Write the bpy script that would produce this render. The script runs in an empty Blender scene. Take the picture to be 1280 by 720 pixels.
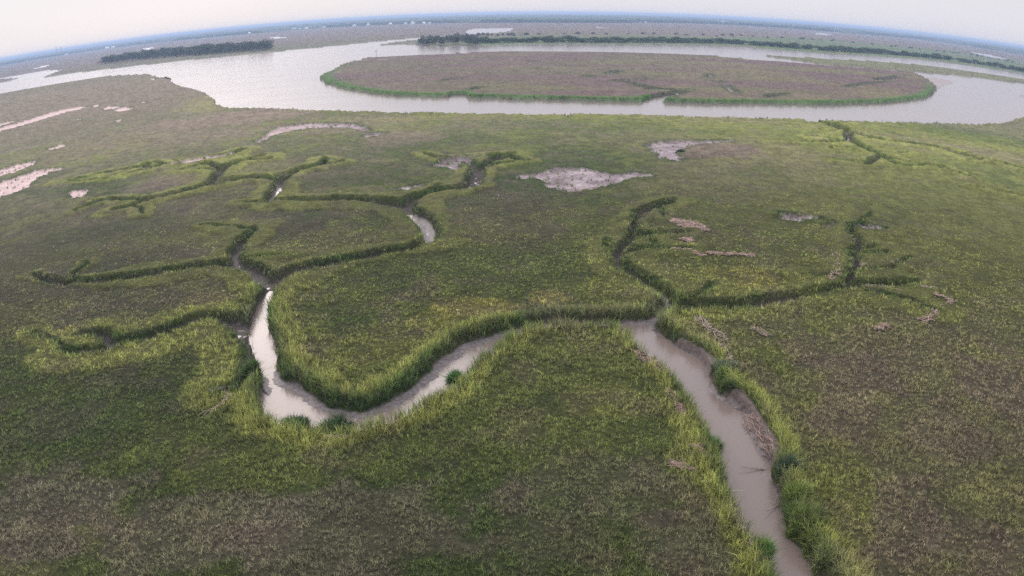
import bpy, math, random, numpy as np, time
from mathutils import Matrix, Vector
T0 = time.time()
random.seed(7); RNG = np.random.default_rng(11)
SC = bpy.context.scene
COL = SC.collection

# ------------------------------------------------------------------ camera
F = 970.0; PITCH = 0.3548; ROLL = 0.0133; H = 50.0
W0, H0 = 1280, 720
CAMP = np.array([0.0, 0.0, H])
R_ = np.array([1.0, 0, 0]); U_ = np.array([0, math.sin(PITCH), math.cos(PITCH)])
F_ = np.array([0, math.cos(PITCH), -math.sin(PITCH)])
cr, sr = math.cos(ROLL), math.sin(ROLL)
RX = cr * R_ - sr * U_; UX = sr * R_ + cr * U_

def at(px, py, z=0.0, dmax=14000.0):
    """survey helper: the ground point (x, y) at height z seen at a pixel of the aerial photograph"""
    dx, dy = px - 640.0, 360.0 - py
    r = math.hypot(dx, dy) or 1e-9
    th = r / F
    d = math.sin(th) * (dx / r * RX + dy / r * UX) + math.cos(th) * F_
    t = (z - H) / d[2] if d[2] < -1e-6 else 1e9
    hl = math.hypot(d[0], d[1])
    t = min(t, dmax / hl)
    return (float(d[0] * t), float(d[1] * t))

def project(P):
    v = P - CAMP
    n = np.linalg.norm(v, axis=1)
    a = v @ RX; b = v @ UX; c = v @ F_
    th = np.arccos(np.clip(c / n, -1, 1)); s = np.hypot(a, b) + 1e-9
    return 640 + a / s * th * F, 360 - b / s * th * F

cam = bpy.data.cameras.new("camera"); co = bpy.data.objects.new("camera", cam); COL.objects.link(co)
cam.type = 'PANO'; cam.panorama_type = 'FISHEYE_LENS_POLYNOMIAL'
cam.sensor_width = 36.0; cam.sensor_height = 20.25; cam.sensor_fit = 'HORIZONTAL'
cam.fisheye_fov = math.radians(180)
cam.fisheye_polynomial_k0 = 0.0
cam.fisheye_polynomial_k1 = -1.0 / (F * 36.0 / W0)
cam.fisheye_polynomial_k2 = cam.fisheye_polynomial_k3 = cam.fisheye_polynomial_k4 = 0.0
cam.clip_start = 0.5; cam.clip_end = 120000
M = Matrix.Identity(4)
for i in range(3):
    M[i][0] = RX[i]; M[i][1] = UX[i]; M[i][2] = -F_[i]
M.translation = Vector(CAMP)
co.matrix_world = M
SC.camera = co

# ------------------------------------------------------------------ helpers
def new_obj(name, me, mat=None, parent=None):
    o = bpy.data.objects.new(name, me); COL.objects.link(o)
    if mat is not None and me is not None: me.materials.append(mat)
    if parent is not None: o.parent = parent
    return o

def tag(o, label=None, cat=None, group=None, kind=None):
    if label: o['label'] = label
    if cat: o['category'] = cat
    if group: o['group'] = group
    if kind: o['kind'] = kind
    return o

def empty(name, loc, rz=0.0, s=1.0):
    o = bpy.data.objects.new(name, None); COL.objects.link(o)
    o.location = loc; o.rotation_euler = (0, 0, rz); o.scale = (s, s, s)
    o.empty_display_size = 0.5
    return o

def mesh_np(name, V, faces, col=None, smooth=False):
    """faces: list of int arrays (n,3) or (n,4)"""
    me = bpy.data.meshes.new(name)
    V = np.asarray(V, np.float32)
    me.vertices.add(len(V)); me.vertices.foreach_set('co', V.ravel())
    nl = sum(f.size for f in faces); nf = sum(len(f) for f in faces)
    me.loops.add(nl); me.polygons.add(nf)
    me.loops.foreach_set('vertex_index', np.concatenate([f.ravel() for f in faces]).astype(np.int32))
    tot = np.concatenate([np.full(len(f), f.shape[1], np.int32) for f in faces])
    st = np.concatenate([[0], np.cumsum(tot)[:-1]]).astype(np.int32)
    me.polygons.foreach_set('loop_start', st)
    me.polygons.foreach_set('loop_total', tot)
    if smooth: me.polygons.foreach_set('use_smooth', np.ones(nf, bool))
    me.update(calc_edges=True)
    if col is not None:
        a = me.color_attributes.new('Col', 'FLOAT_COLOR', 'POINT')
        c4 = np.ones((len(V), 4), np.float32); c4[:, :3] = col[:, :3]
        if col.shape[1] == 4: c4[:, 3] = col[:, 3]
        a.data.foreach_set('color', c4.ravel())
    return me

class MB:
    def __init__(s): s.v = []; s.f = []
    def box(s, c, d, rz=0.0):
        n = len(s.v); x, y, z = d[0] / 2, d[1] / 2, d[2] / 2
        ca, sa = math.cos(rz), math.sin(rz)
        for sz in (-1, 1):
            for sx, sy in ((-1, -1), (1, -1), (1, 1), (-1, 1)):
                a, b = sx * x, sy * y
                s.v.append((c[0] + a * ca - b * sa, c[1] + a * sa + b * ca, c[2] + sz * z))
        s.f += [(n, n+3, n+2, n+1), (n+4, n+5, n+6, n+7)] + [(n+i, n+(i+1) % 4, n+4+(i+1) % 4, n+4+i) for i in range(4)]
    def bar(s, p, q, r0, r1=None, k=6):
        r1 = r0 if r1 is None else r1
        p = Vector(p); q = Vector(q); d = (q - p).normalized()
        u = d.cross(Vector((0.13, 0.71, 0.4))).normalized(); w = d.cross(u)
        n = len(s.v)
        for c, r in ((p, r0), (q, r1)):
            for i in range(k):
                a = 2 * math.pi * i / k
                s.v.append(tuple(c + u * math.cos(a) * r + w * math.sin(a) * r))
        s.f += [(n+i, n+(i+1) % k, n+k+(i+1) % k, n+k+i) for i in range(k)]
        s.f += [tuple(range(n+k-1, n-1, -1)), tuple(range(n+k, n+2*k))]
    def poly(s, pts, faces):
        n = len(s.v); s.v += [tuple(p) for p in pts]; s.f += [tuple(n+i for i in f) for f in faces]
    def mesh(s, name):
        me = bpy.data.meshes.new(name); me.from_pydata(s.v, [], s.f); me.update(); return me

# value noise in numpy
def _h(ix, iy, seed):
    with np.errstate(over='ignore'):
        h = (ix.astype(np.int64) * 374761393 + iy.astype(np.int64) * 668265263 + seed * 974634777) & 0xFFFFFFFF
        h = ((h ^ (h >> 13)) * 1274126177) & 0xFFFFFFFF
        h = h ^ (h >> 16)
    return (h & 0xFFFFFF) / float(0xFFFFFF)
def vnoise(x, y, seed=0):
    ix = np.floor(x); iy = np.floor(y); fx = x - ix; fy = y - iy
    fx = fx * fx * (3 - 2 * fx); fy = fy * fy * (3 - 2 * fy)
    a = _h(ix, iy, seed); b = _h(ix + 1, iy, seed); c = _h(ix, iy + 1, seed); d = _h(ix + 1, iy + 1, seed)
    return (a + (b - a) * fx) * (1 - fy) + (c + (d - c) * fx) * fy
def fbm(x, y, seed=0, o=3):
    s = 0; a = 0.5; t = 0
    for i in range(o):
        s = s + a * vnoise(x * 2**i + 17.3 * i, y * 2**i - 9.1 * i, seed + i); t += a; a *= 0.5
    return s / t
def sst(a, b, x):
    t = np.clip((x - a) / (b - a), 0, 1); return t * t * (3 - 2 * t)

# ------------------------------------------------------------------ survey of the marsh (traced outlines)
MAIN = [(334,353,0),(327,360,0),(318,376,0),(309,398,0),(305,414,.3),(314,440,.3),(322,462,.3),(323,485,.3),(324,502,.8),(333,518,1),
 (347,523,1),(366,527,1),(392,531,1),(420,534,1),(447,531,1),(470,522,1),(492,518,1),(515,508,1),(542,491,1),(562,480,1),(580,466,1),(592,452,1),
 (607,437,1),(627,423,1),(642,412,1),(662,405,1),(700,401,1),(740,400,1),(768,401,1),(788,413,1),(800,427,1),(819,444,1),(843,467,1),
 (853,480,1),(865,502,1),(880,520,1),(889,542,1),(894,555,1),(901,577,1),(911,602,1),(916,620,1),(926,642,1),(944,665,1),(961,678,1),
 (963,700,1),(966,722,1),(985,790,1),(1075,790,0),(1040,722,0),(1022,700,0),(1012,680,0),(993,660,0),(986,635,0),(979,608,0),(969,590,0),(968,560,0),
 (958,540,0),(941,512,0),(926,492,0),(905,484,0),(889,458,0),(880,436,0),(851,427,0),(834,412,0),(820,402,0),(828,392,0),(850,380,.5),(842,370,0),
 (828,374,0),(808,392,0),(745,394,0),(710,394,0),(680,395,0),(660,398,0),(632,403,0),(608,410,0),(588,416,0),(571,421,0),(556,434,0),(541,445,0),
 (525,461,0),(509,474,0),(490,486,0),(470,498,0),(447,503,0),(415,497,0),(397,488,0),(378,470,0),(356,466,0),(346,444,0),(345,422,0),(339,405,0),(336,382,0),
 (341,360,0),(352,350,0),(345,344,0)]
MUDPOOL = [(495,256,0),(508,255,0),(520,262,0),(541,272,0),(551,286,0),(552,297,0),(536,308,.5),(528,296,.5),(520,279,.5),(506,268,.5)]
POOL2 = [(328,251,0),(334,243,0),(345,228,0),(360,224,0),(354,236,.5),(341,252,.5),(334,256,.8)]
RIVER = [(-240,171,1),(-150,146,1),(-70,127,1),(0,116,1),(31,111,1),(62,105,1),(101,99,1),(134,94,1),(166,92.5,1),(183,92,1),(200,96,1),(211,98,1),
 (210,100,1),(219,105,1),(239,110,1),(255,114.5,1),(264,121.5,1),(271,129,1),(282,134,1),(320,134.7,1),(382,137,1),(495,140,1),(509,140.3,1),(511,142,1),(514,140.4,1),(640,142,1),
 (706,142.5,1),(711,145,1),(716,142.5,1),(800,143,1),(865,145,1),(960,147.5,1),(1005,149,1),(1011,152,1),(1017,150,1),(1060,150.5,1),
 (1120,152.5,1),(1185,154,1),(1222,154.5,1),(1257,152.5,1),(1267,149,1),(1281,145.5,1),(1330,150,1),(1430,176,1),(1560,225,1),
 (1560,182,-1),(1430,132,-1),(1280,92,-1),(1236,85.5,-1),(1189,78.5,-1),(1142,73.5,-1),(1100,70.3,-1),(1040,67.2,-1),(978,62.4,-1),(920,58,-1),(829,55.7,-1),
 (740,55.6,-1),(637,55.6,-1),(602,57.3,-1),(560,58,-1),(529,57.4,-1),(516,55.7,-1),(494,55.4,-1),(471,57.2,-1),(494,53,-1),(516,50.7,-1),
 (530,48.7,-1),(545,47.8,-1),(560,47,-1),(575,45.8,-1),(586,43.4,-1),(600,42.2,-1),(618,41.4,-1),(637,39.4,-1),(643,34.7,-1),(615,34.9,-1),(592,35.8,-1),(583,38,-1),
 (580,42,-1),(566,44,-1),(543,45.4,-1),(529,46,-1),(496,49.6,-1),(469,52,-1),(422,57,-1),(360,63,-1),(336,66,-1),(286,70,-1),(274,72.3,-1),(233,75.5,-1),
 (200,79,-1),(150,84.7,-1),(100,90.5,-1),(75,94.5,-1),(55,96.8,-1),(66,92,-1),(79,87.6,-1),(67,87.2,-1),(31,92.4,-1),(0,98,-1),(-70,111,-1),(-150,131,-1),(-240,155,-1)]
ISLE = [(400,97.5,-1),(408,104.5,-1),(429,110,-1),(447.5,114,-1),(472,117,-1),(501,120,-1),(568,121.6,-1),(571,119,-1),(574,121.7,-1),(640,123.5,-1),(740,125.7,-1),
 (808,127.4,-1),(813,124,-1),(819,127.6,-1),(900,129,-1),(960,129.7,-1),(1022,130.5,-1),(1070,130,-1),(1100,128.7,-1),(1135,126,-1),(1160,122,-1),(1167,116,-1),(1168,108,-1),
 (1160,101,-1),(1149,95,-1),(1143,92,-1),(1130,90,-1),(1111,88.6,-1),(1080,86,-1),(1036,82.7,-1),(1009,81,-1),(970,78,-1),(931,74.6,-1),(909,72.2,-1),(860,69.3,-1),
 (798,67,-1),(720,65.6,-1),(640,66,-1),(560,68,-1),(496,71,-1),(469,72.5,-1),(440,75.3,-1),(470,74.4,-1),(512,72.9,-1),(513,74,-1),(470,76,-1),(441,77.2,-1),(427,82.7,-1),(415,89.7,-1),(405,93.6,-1)]
SPIT = [(952,70,-1),(975,70.6,-1),(1025,74,-1),(1080,76.5,-1),(1142,81,-1),(1189,86,-1),(1236,93,-1),(1280,99.5,-1),(1430,140,-1),(1560,193,-1),(1560,200,-1),(1430,147,-1),
 (1280,104.5,-1),(1236,98.6,-1),(1205,94.8,-1),(1158,91,-1),(1111,87.2,-1),(1080,84.4,-1),(1036,81.4,-1),(1019,79.2,-1),(1000,75.8,-1),(978,73,-1)]
ISLET = [(-240,166,-1),(-150,141,-1),(-70,121,-1),(0,104,-1),(20,99,-1),(29,97.6,-1),(0,98.9,-1),(-70,115,-1),(-150,135,-1),(-240,159,-1)]
BAR = [(1149,95.5,-1),(1167.5,96,-1),(1183,98.6,-1),(1193,103,-1),(1181,106.5,-1),(1170,111,-1),(1160,104,-1)]
BAR2 = [(1273,119.5,-1),(1279,117.5,-1),(1300,120,-1),(1310,127,-1),(1286,124.5,-1)]
PONDS = [[(1015,42.6),(1020,41),(1037,42),(1040,43),(1030,43.8)],[(1213,65),(1222,65.3),(1246,70),(1261,74.3),(1252,74),(1232,70)],
 [(40,85.6),(50,83),(62,81),(55,84)],[(336,46.8),(348,46),(362,46.4),(345,48.2)],[(222,59.6),(232,57.6),(243,57.2),(236,59.6)],
 [(176,61.8),(184,59.6),(192,59.4),(186,62)],[(728,56.2-22),(756,34.2),(750,34.9),(735,34.8)],[(1141,66.6-9),(1150,58),(1146,58.5)]]
PANS = [[(640,221),(655,218.5),(672,219),(683,216),(687,212),(701,210),(715,210),(728,211),(740,213.5),(752,215),(765,219),(777,219.5),(790,217),(805,217.5),(817,219.5),(800,224),(780,226),(770,230),(760,234),(740,237),(715,240),(697,238),(682,235),(680,228),(668,224),(655,225)],
 [(808,183),(820,178.5),(840,176),(880,176.5),(917,177),(922,178.2),(890,180),(865,182.5),(855,186),(848,190),(851,197),(849,204),(838,202),(830,200),(825,195),(812,187)],
 [(320,178),(330,171),(334,165),(347,160.5),(370,156),(400,154),(435,155),(452,158),(463,162),(461,165.5),(445,162.5),(425,160),(395,160.5),(365,164.5),(345,169),(334,175),(322,180)],
 [(455,171),(467,166.5),(487,167),(470,171.5),(457,173)],
 [(-60,250),(0,229),(30,219),(50,212.5),(80,210.5),(67,216),(45,224),(40,232),(20,242),(0,248),(-60,272)],
 [(-40,222),(0,213),(25,205.5),(47,200.5),(44,206),(25,214),(5,219.5),(-30,231)],
 [(59,187),(70,183),(85,180),(82,184),(67,187.6)],
 [(85,241),(97,239.5),(111,239),(107,245),(92,249.5)],
 [(-80,184),(-40,172),(0,160),(25,154),(50,145.5),(85,135.5),(111,133.5),(100,136.5),(82,140.5),(50,150.5),(20,159.5),(0,164),(-60,183)],
 [(-40,166),(0,154.5),(22,150.5),(7,156),(-20,163)],
 [(115,133),(121,131.7),(126,133),(120,134.2)],[(127,136.5),(138,133),(152,134),(140,137)],[(143,138.8),(150,135.5),(166,134.4),(161,138.9),(148,139.8)],
 [(144,152),(149,150),(153,150.3),(149,152.6)],[(187,99.6),(189,98),(195,98.6),(192,100.3)],[(176,128.6),(183,127.6),(180,130)],[(96,148.6),(102,148.6),(104,151.4)],
 [(541,208),(548,203.5),(570,198),(592,198),(597,201),(573,204),(580,209),(570,214.5),(556,211)],
 [(974,269),(985,267.5),(998,271),(1014,272),(1027,275.5),(1012,277),(998,279.5),(981,275.5)],
 [(1029,282),(1036,279.5),(1042,281),(1038,285.5),(1031,284.5)],
 [(1067,283),(1078,281),(1092,285),(1104,287),(1090,290.5),(1070,288)],
 [(480,239),(502,236.5),(525,230),(537,229.5),(530,233.5),(508,239)],
 [(206,208),(225,204),(250,199),(282,196),(297,191),(284,199.5),(252,203),(226,208)]]
# tidal creeks: (half width m, depth m, points px)
CREEKS = [
 (2.6,2.1,[(338,352),(345,348),(370,338),(395,330),(432,325),(480,315),(510,311),(531,304)]),
 (2.9,2.0,[(506,258),(495,255),(470,251),(440,250.5),(420,250),(395,252),(345,251)]),
 (2.2,1.9,[(505,255),(510,251),(521,245),(549,239),(577,235.5),(590,232),(594,225),(596,214),(600,209),(606,207),(620,201),(640,194)]),
 (1.3,1.3,[(594,209),(585,202),(570,198)]),
 (1.2,1.2,[(620,201),(613,194),(640,200),(660,203)]),
 (2.0,1.8,[(350,227),(345,224),(320,223),(297,224.5),(270,228),(245,237),(212,245),(185,251),(150,251),(120,253)]),
 (1.4,1.5,[(185,252),(172,256),(160,260),(140,265)]),
 (1.4,1.5,[(350,227),(370,216),(400,208),(406,200)]),
 (1.8,1.6,[(264,230),(270,222),(279,212),(296,205),(312,201),(330,196)]),
 (1.3,1.4,[(277,212),(265,208),(250,205)]),
 (1.6,1.5,[(305,188),(296,192),(282,197),(250,200.5),(207,208),(192,210),(150,214),(120,221),(90,228)]),
 (0.9,1.0,[(205,207),(190,203),(180,210)]),
 (2.4,2.0,[(334,352),(325,341),(305,331),(275,328.5),(240,333),(205,340),(162,346),(105,352),(82,354),(65,352),(45,344)]),
 (1.4,1.7,[(301,328),(294,315),(298,306),(308,297),(318,286)]),
 (1.9,2.0,[(306,409),(300,402),(287,399),(265,393),(245,398),(212,411),(175,421),(148,428),(138,421),(131,413),(107,415)]),
 (1.3,1.5,[(142,428),(128,434),(100,438),(82,435)]),
 (0.8,1.3,[(298,403),(303,414),(307,432),(309,450),(311,468),(300,482),(276,486)]),
 (1.0,1.5,[(838,373),(828,362),(812,352),(797,343),(780,333),(771,320),(773,311),(784,305),(792,300),(791,288),(795,272),(800,264)]),
 (1.2,1.2,[(798,266),(812,261),(832,256),(845,252)]),
 (0.9,1.0,[(795,292),(825,292),(860,290)]),
 (0.8,0.9,[(775,318),(800,312),(830,310)]),
 (1.9,1.9,[(842,380),(858,380),(877,379),(915,380),(960,375),(985,370),(1022,364),(1048,358)]),
 (1.3,1.5,[(1048,358),(1077,354),(1110,356),(1145,353)]),
 (1.1,1.6,[(1062,355),(1065,337),(1070,322),(1072,311),(1068,300),(1065,290),(1068,284)]),
 (0.7,1.0,[(1072,318),(1090,316),(1107,315)]),(0.7,1.0,[(1070,309),(1080,310),(1092,307)]),
 (0.8,1.0,[(1067,282),(1085,284),(1110,288)]),(0.7,.9,[(975,268),(1000,271),(1028,276)]),
 (2.6,1.8,[(1011,151),(1030,154),(1048,159)]),(5.0,2.0,[(1048,159.5),(1052,161.5)]),
 (2.2,1.6,[(1050,160),(1067,168),(1100,176),(1140,181),(1177,187),(1205,196),(1235,201),(1280,213),(1340,232)]),
 (1.8,1.5,[(1060,166),(1062,177),(1080,186),(1102,196),(1130,205),(1185,211)]),
 (1.3,1.3,[(1102,196),(1092,200),(1083,208)]),
 (0.9,0.9,[(1062,178),(1027,180),(960,177)]),(0.8,.8,[(1102,197),(1112,204),(1130,210)]),
 (0.6,.6,[(1212,234),(1245,240),(1290,251)]),
 (1.6,1.4,[(1267,152),(1290,156),(1330,168)]),
 (6,2.0,[(813,126),(820,122),(836,118),(852,114.5)]),(4,1.8,[(852,114.5),(840,112.5),(825,112),(810,110),(800,107),(793,104.5),(782,103)]),
 (4,1.8,[(772,101.3),(776,100.8)]),(2.5,1.5,[(778,101),(795,99.5),(812,98.5)]),(3,1.5,[(845,112),(860,112.5)]),
 (4,1.6,[(733,95.6),(737,95.2)]),(4,1.6,[(771,89),(775,88.6)]),(3,1.5,[(762,92),(770,90)]),(4,1.8,[(895,101.5),(898,101.8)]),(2.5,1.5,[(884,97),(890,94.5),(888,93)]),
 (2.5,1.5,[(907,107),(915,113),(922,117)]),(5,2,[(571,121),(573,116)]),(3,1.2,[(676,85.2),(681,85)]),(2.5,1.2,[(552,101),(572,98)]),(2.5,1.2,[(590,112),(602,109)]),
 (2.5,1.2,[(408,104),(425,100),(445,99)]),(2.5,1.2,[(961,121),(968,119),(985,117)]),(2.5,1.2,[(661,76.3),(672,76)]),(2.5,1.0,[(700,82),(724,82.5)]),
 (5,1.2,[(1126,95.5),(1110,98),(1095,99.5)]),(2,1.2,[(1060,108),(1085,104),(1115,102)]),
 (2.5,1.2,[(80,108),(110,103)]),(2.0,1.2,[(420,97),(445,95)]),(2.0,1.0,[(150,130),(190,125),(215,123)]),(1.6,1.0,[(140,118),(170,116)]),
]
SHELF = [(3.2,[(560,440),(535,455),(510,472),(480,490),(450,500)]),(2.6,[(415,500),(385,488),(365,470)]),(3.5,[(590,420),(575,430)]),
 (5.0,[(828,380),(842,380)]),(1.8,[(948,530),(962,552)]),(1.8,[(925,495),(905,484)]),(1.5,[(870,436),(882,452)]),(3.5,[(540,275),(548,295)])]

def wp(pts): return np.array([at(p[0], p[1], p[2] if len(p) > 2 else 0.0) for p in pts])
def seg_dist(P, A, B):
    d = B - A; t = ((P - A) @ d) / max(d @ d, 1e-9); t = np.clip(t, 0, 1)
    q = P - A - t[:, None] * d
    return np.hypot(q[:, 0], q[:, 1])
def poly_sd(P, V, cap=14.0, out_=999.0):
    """signed distance (negative inside), capped outside"""
    out = np.full(len(P), out_)
    lo = V.min(0) - cap; hi = V.max(0) + cap
    m = np.where((P[:, 0] > lo[0]) & (P[:, 0] < hi[0]) & (P[:, 1] > lo[1]) & (P[:, 1] < hi[1]))[0]
    if len(m) == 0: return out
    Q = P[m]; D = np.full(len(m), 1e9); ins = np.zeros(len(m), bool)
    n = len(V)
    for i in range(n):
        A = V[i]; B = V[(i + 1) % n]
        D = np.minimum(D, seg_dist(Q, A, B))
        c = (A[1] > Q[:, 1]) != (B[1] > Q[:, 1])
        if c.any():
            with np.errstate(divide='ignore', invalid='ignore'):
                xi = (B[0] - A[0]) * (Q[:, 1] - A[1]) / (B[1] - A[1]) + A[0]
            ins ^= c & (Q[:, 0] < xi)
    out[m] = np.where(ins, -np.minimum(D, 200), np.minimum(D, 200))
    return out
def line_d(P, V, cap=14.0):
    out = np.full(len(P), 999.0)
    lo = V.min(0) - cap; hi = V.max(0) + cap
    m = np.where((P[:, 0] > lo[0]) & (P[:, 0] < hi[0]) & (P[:, 1] > lo[1]) & (P[:, 1] < hi[1]))[0]
    if len(m):
        Q = P[m]; D = np.full(len(m), 999.0)
        for i in range(len(V) - 1): D = np.minimum(D, seg_dist(Q, V[i], V[i+1]))
        out[m] = D
    return out

def taper_d(P, V, w, cap=14.0):
    out = np.full(len(P), 999.0)
    lo = V.min(0) - cap; hi = V.max(0) + cap
    m = np.where((P[:, 0] > lo[0]) & (P[:, 0] < hi[0]) & (P[:, 1] > lo[1]) & (P[:, 1] < hi[1]))[0]
    if len(m):
        Q = P[m]; D = np.full(len(m), 999.0); n = len(V) - 1
        for i in range(n):
            t = (i + .5) / n
            D = np.minimum(D, seg_dist(Q, V[i], V[i+1]) + w * .75 * max(0, t - .45) ** 2 / .3)
        out[m] = D
    return out

def smooth_poly(V, it=1):
    for _ in range(it):
        A = V * .75 + np.roll(V, -1, 0) * .25; B = V * .25 + np.roll(V, -1, 0) * .75
        V = np.stack([A, B], 1).reshape(-1, 2)
    return V
def smooth_line(V, it=2):
    for _ in range(it):
        if len(V) < 3: return V
        A = V[:-1] * .75 + V[1:] * .25; B = V[:-1] * .25 + V[1:] * .75
        V = np.concatenate([V[:1], np.stack([A, B], 1).reshape(-1, 2), V[-1:]])
    return V

G_MAIN = smooth_poly(wp(MAIN)); G_MP = smooth_poly(wp(MUDPOOL)); G_P2 = smooth_poly(wp(POOL2))
G_RIV = wp(RIVER); G_ISLE = wp(ISLE); G_SPIT = wp(SPIT); G_ISLET = wp(ISLET); G_BAR = wp(BAR); G_BAR2 = wp(BAR2)
G_POND = [wp(p) for p in PONDS]; G_PAN = [smooth_poly(wp(p)) for p in PANS]
G_CR = []
for w, d, p in CREEKS:
    V = smooth_line(wp([(a, b, 0.4) for a, b in p]))
    L = np.linalg.norm(V - CAMP[:2], axis=1).min()
    G_CR.append((w, d if (w > 2.5 and d < 1.9) or w >= 4 or L > 430 else min(d, 1.38), V))
rb = random.Random(77); NB = len(G_CR)
for j in range(NB):
    w, d, V = G_CR[j]
    if np.linalg.norm(V[0] - CAMP[:2]) > 400 or w < .75: continue
    Lt = sum(np.linalg.norm(V[i + 1] - V[i]) for i in range(len(V) - 1))
    for k in range(max(1, int(Lt / 22))):
        i = rb.randrange(len(V) - 1); p0 = V[i] * .5 + V[i + 1] * .5; dr = V[i + 1] - V[i]; a = math.atan2(dr[1], dr[0]) + rb.choice((-1, 1)) * rb.uniform(.7, 1.5)
        pts = [p0]
        for q in range(rb.randrange(3, 7)):
            a += rb.uniform(-.6, .6); pts.append(pts[-1] + np.array([math.cos(a), math.sin(a)]) * rb.uniform(2.0, 4.2))
        G_CR.append((rb.uniform(.35, .6) * (1 + .3 * (np.linalg.norm(p0) > 180)), rb.uniform(.8, 1.2), smooth_line(np.array(pts))))
G_PEN = wp([(600,56),(740,55.5),(830,55.6),(920,58),(978,62),(1040,67),(1100,70),(1142,73),(1189,78),(1236,85),(1280,92),(1340,105),(1340,93),(1280,76),(1200,65),(1120,57),(1040,50),(960,46.5),(900,47),(740,46),(640,46),(590,48)])
G_SL = [wp([(a, b, -.4) for a, b in p]) for p in ([(918,492),(930,510),(945,532),(958,552),(966,568)], [(846,430),(862,438),(878,446),(886,456)])]
G_SH = [(w, wp([(a, b, -.6) for a, b in p])) for w, p in SHELF]
WATER_Z = -1.45

def field(P):
    """terrain description at points P (n,2): sd to bank, depth target, pan distance, bank slope width"""
    n = len(P)
    D = np.hypot(P[:, 0], P[:, 1])
    fade = sst(520, 200, D)
    wx = (fbm(P[:, 0] * .35, P[:, 1] * .35, 3) - .5); wy = (fbm(P[:, 0] * .35, P[:, 1] * .35, 9) - .5)
    wx2 = (vnoise(P[:, 0] * .11, P[:, 1] * .11, 31) - .5); wy2 = (vnoise(P[:, 0] * .11, P[:, 1] * .11, 39) - .5)
    Q = P + np.stack([wx * 1.4 + wx2 * 1.5, wy * 1.4 + wy2 * 1.5], 1)
    Qf = P + np.stack([wx * 1.6 * fade + wx2 * 4, wy * 1.6 * fade + wy2 * 4], 1)
    river = poly_sd(Qf, G_RIV)
    for g in (G_ISLE, G_SPIT, G_ISLET): river = np.maximum(river, -poly_sd(Qf, g, 200))  # land inside the river outline
    sd = river.copy(); dep = np.full(n, 3.5)
    for g in G_POND:
        s = poly_sd(Qf, g); m = s < sd; sd = np.where(m, s, sd)
    Qm = P + np.stack([wx * .9 + wx2 * .5, wy * .9 + wy2 * .5], 1)
    s = poly_sd(Qm, G_MAIN) - .35; m = s < sd; sd = np.where(m, s, sd); dep = np.where(m, 2.9, dep)
    for g, dd in ((G_MP, 1.50), (G_P2, 1.50)):
        s = poly_sd(Q, g); m = s < sd; sd = np.where(m, s, sd); dep = np.where(m, dd, dep)
    for w, d, V in G_CR:
        ww = max(w, w * .75 + .6) if w > .75 else w
        s = taper_d(Q, V, ww) - ww * (0.8 + 0.55 * vnoise(P[:, 0] * .09, P[:, 1] * .09, 77)); m = s < sd
        sd = np.where(m, s, sd); dep = np.where(m, d, dep)
    pan = np.full(n, 14.0)
    Qp = P + np.stack([wx * 5.0, wy * 5.0], 1)
    for g in G_PAN: pan = np.minimum(pan, poly_sd(Qp, g))
    bw = np.full(n, 1.3)
    for w, V in G_SH:
        bw = np.maximum(bw, 1.3 + (w - 1.3) * np.clip(1.6 - line_d(P, V) / w / 1.4, 0, 1))
    slope = np.minimum(line_d(P, G_SL[0]), line_d(P, G_SL[1]))
    bar = np.minimum(poly_sd(Qf, G_BAR, 40), poly_sd(Qf, G_BAR2, 40))
    return dict(sd=sd, dep=dep, pan=pan, bw=bw, bar=bar, river=river, D=D, slope=slope, isl=poly_sd(Qf, G_ISLE, 5))

def zone(P, px, py, rx, ry, warp):
    c = np.array(at(px, py)); a = np.linalg.norm(np.array(at(px + rx, py)) - c)
    b = .5 * np.linalg.norm(np.array(at(px, py - ry)) - np.array(at(px, py + ry)))
    rd = c / np.linalg.norm(c); tn = np.array([rd[1], -rd[0]])
    R = 1.8 * max(a, b)
    m = np.where((np.abs(P[:, 0] - c[0]) < R) & (np.abs(P[:, 1] - c[1]) < R))[0]
    out = np.zeros(len(P))
    q = P[m] - c
    e = np.sqrt((q @ tn / a)**2 + (q @ rd / b)**2) + warp[m]
    out[m] = 1 - sst(.72, 1.12, e)
    return out

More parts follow.
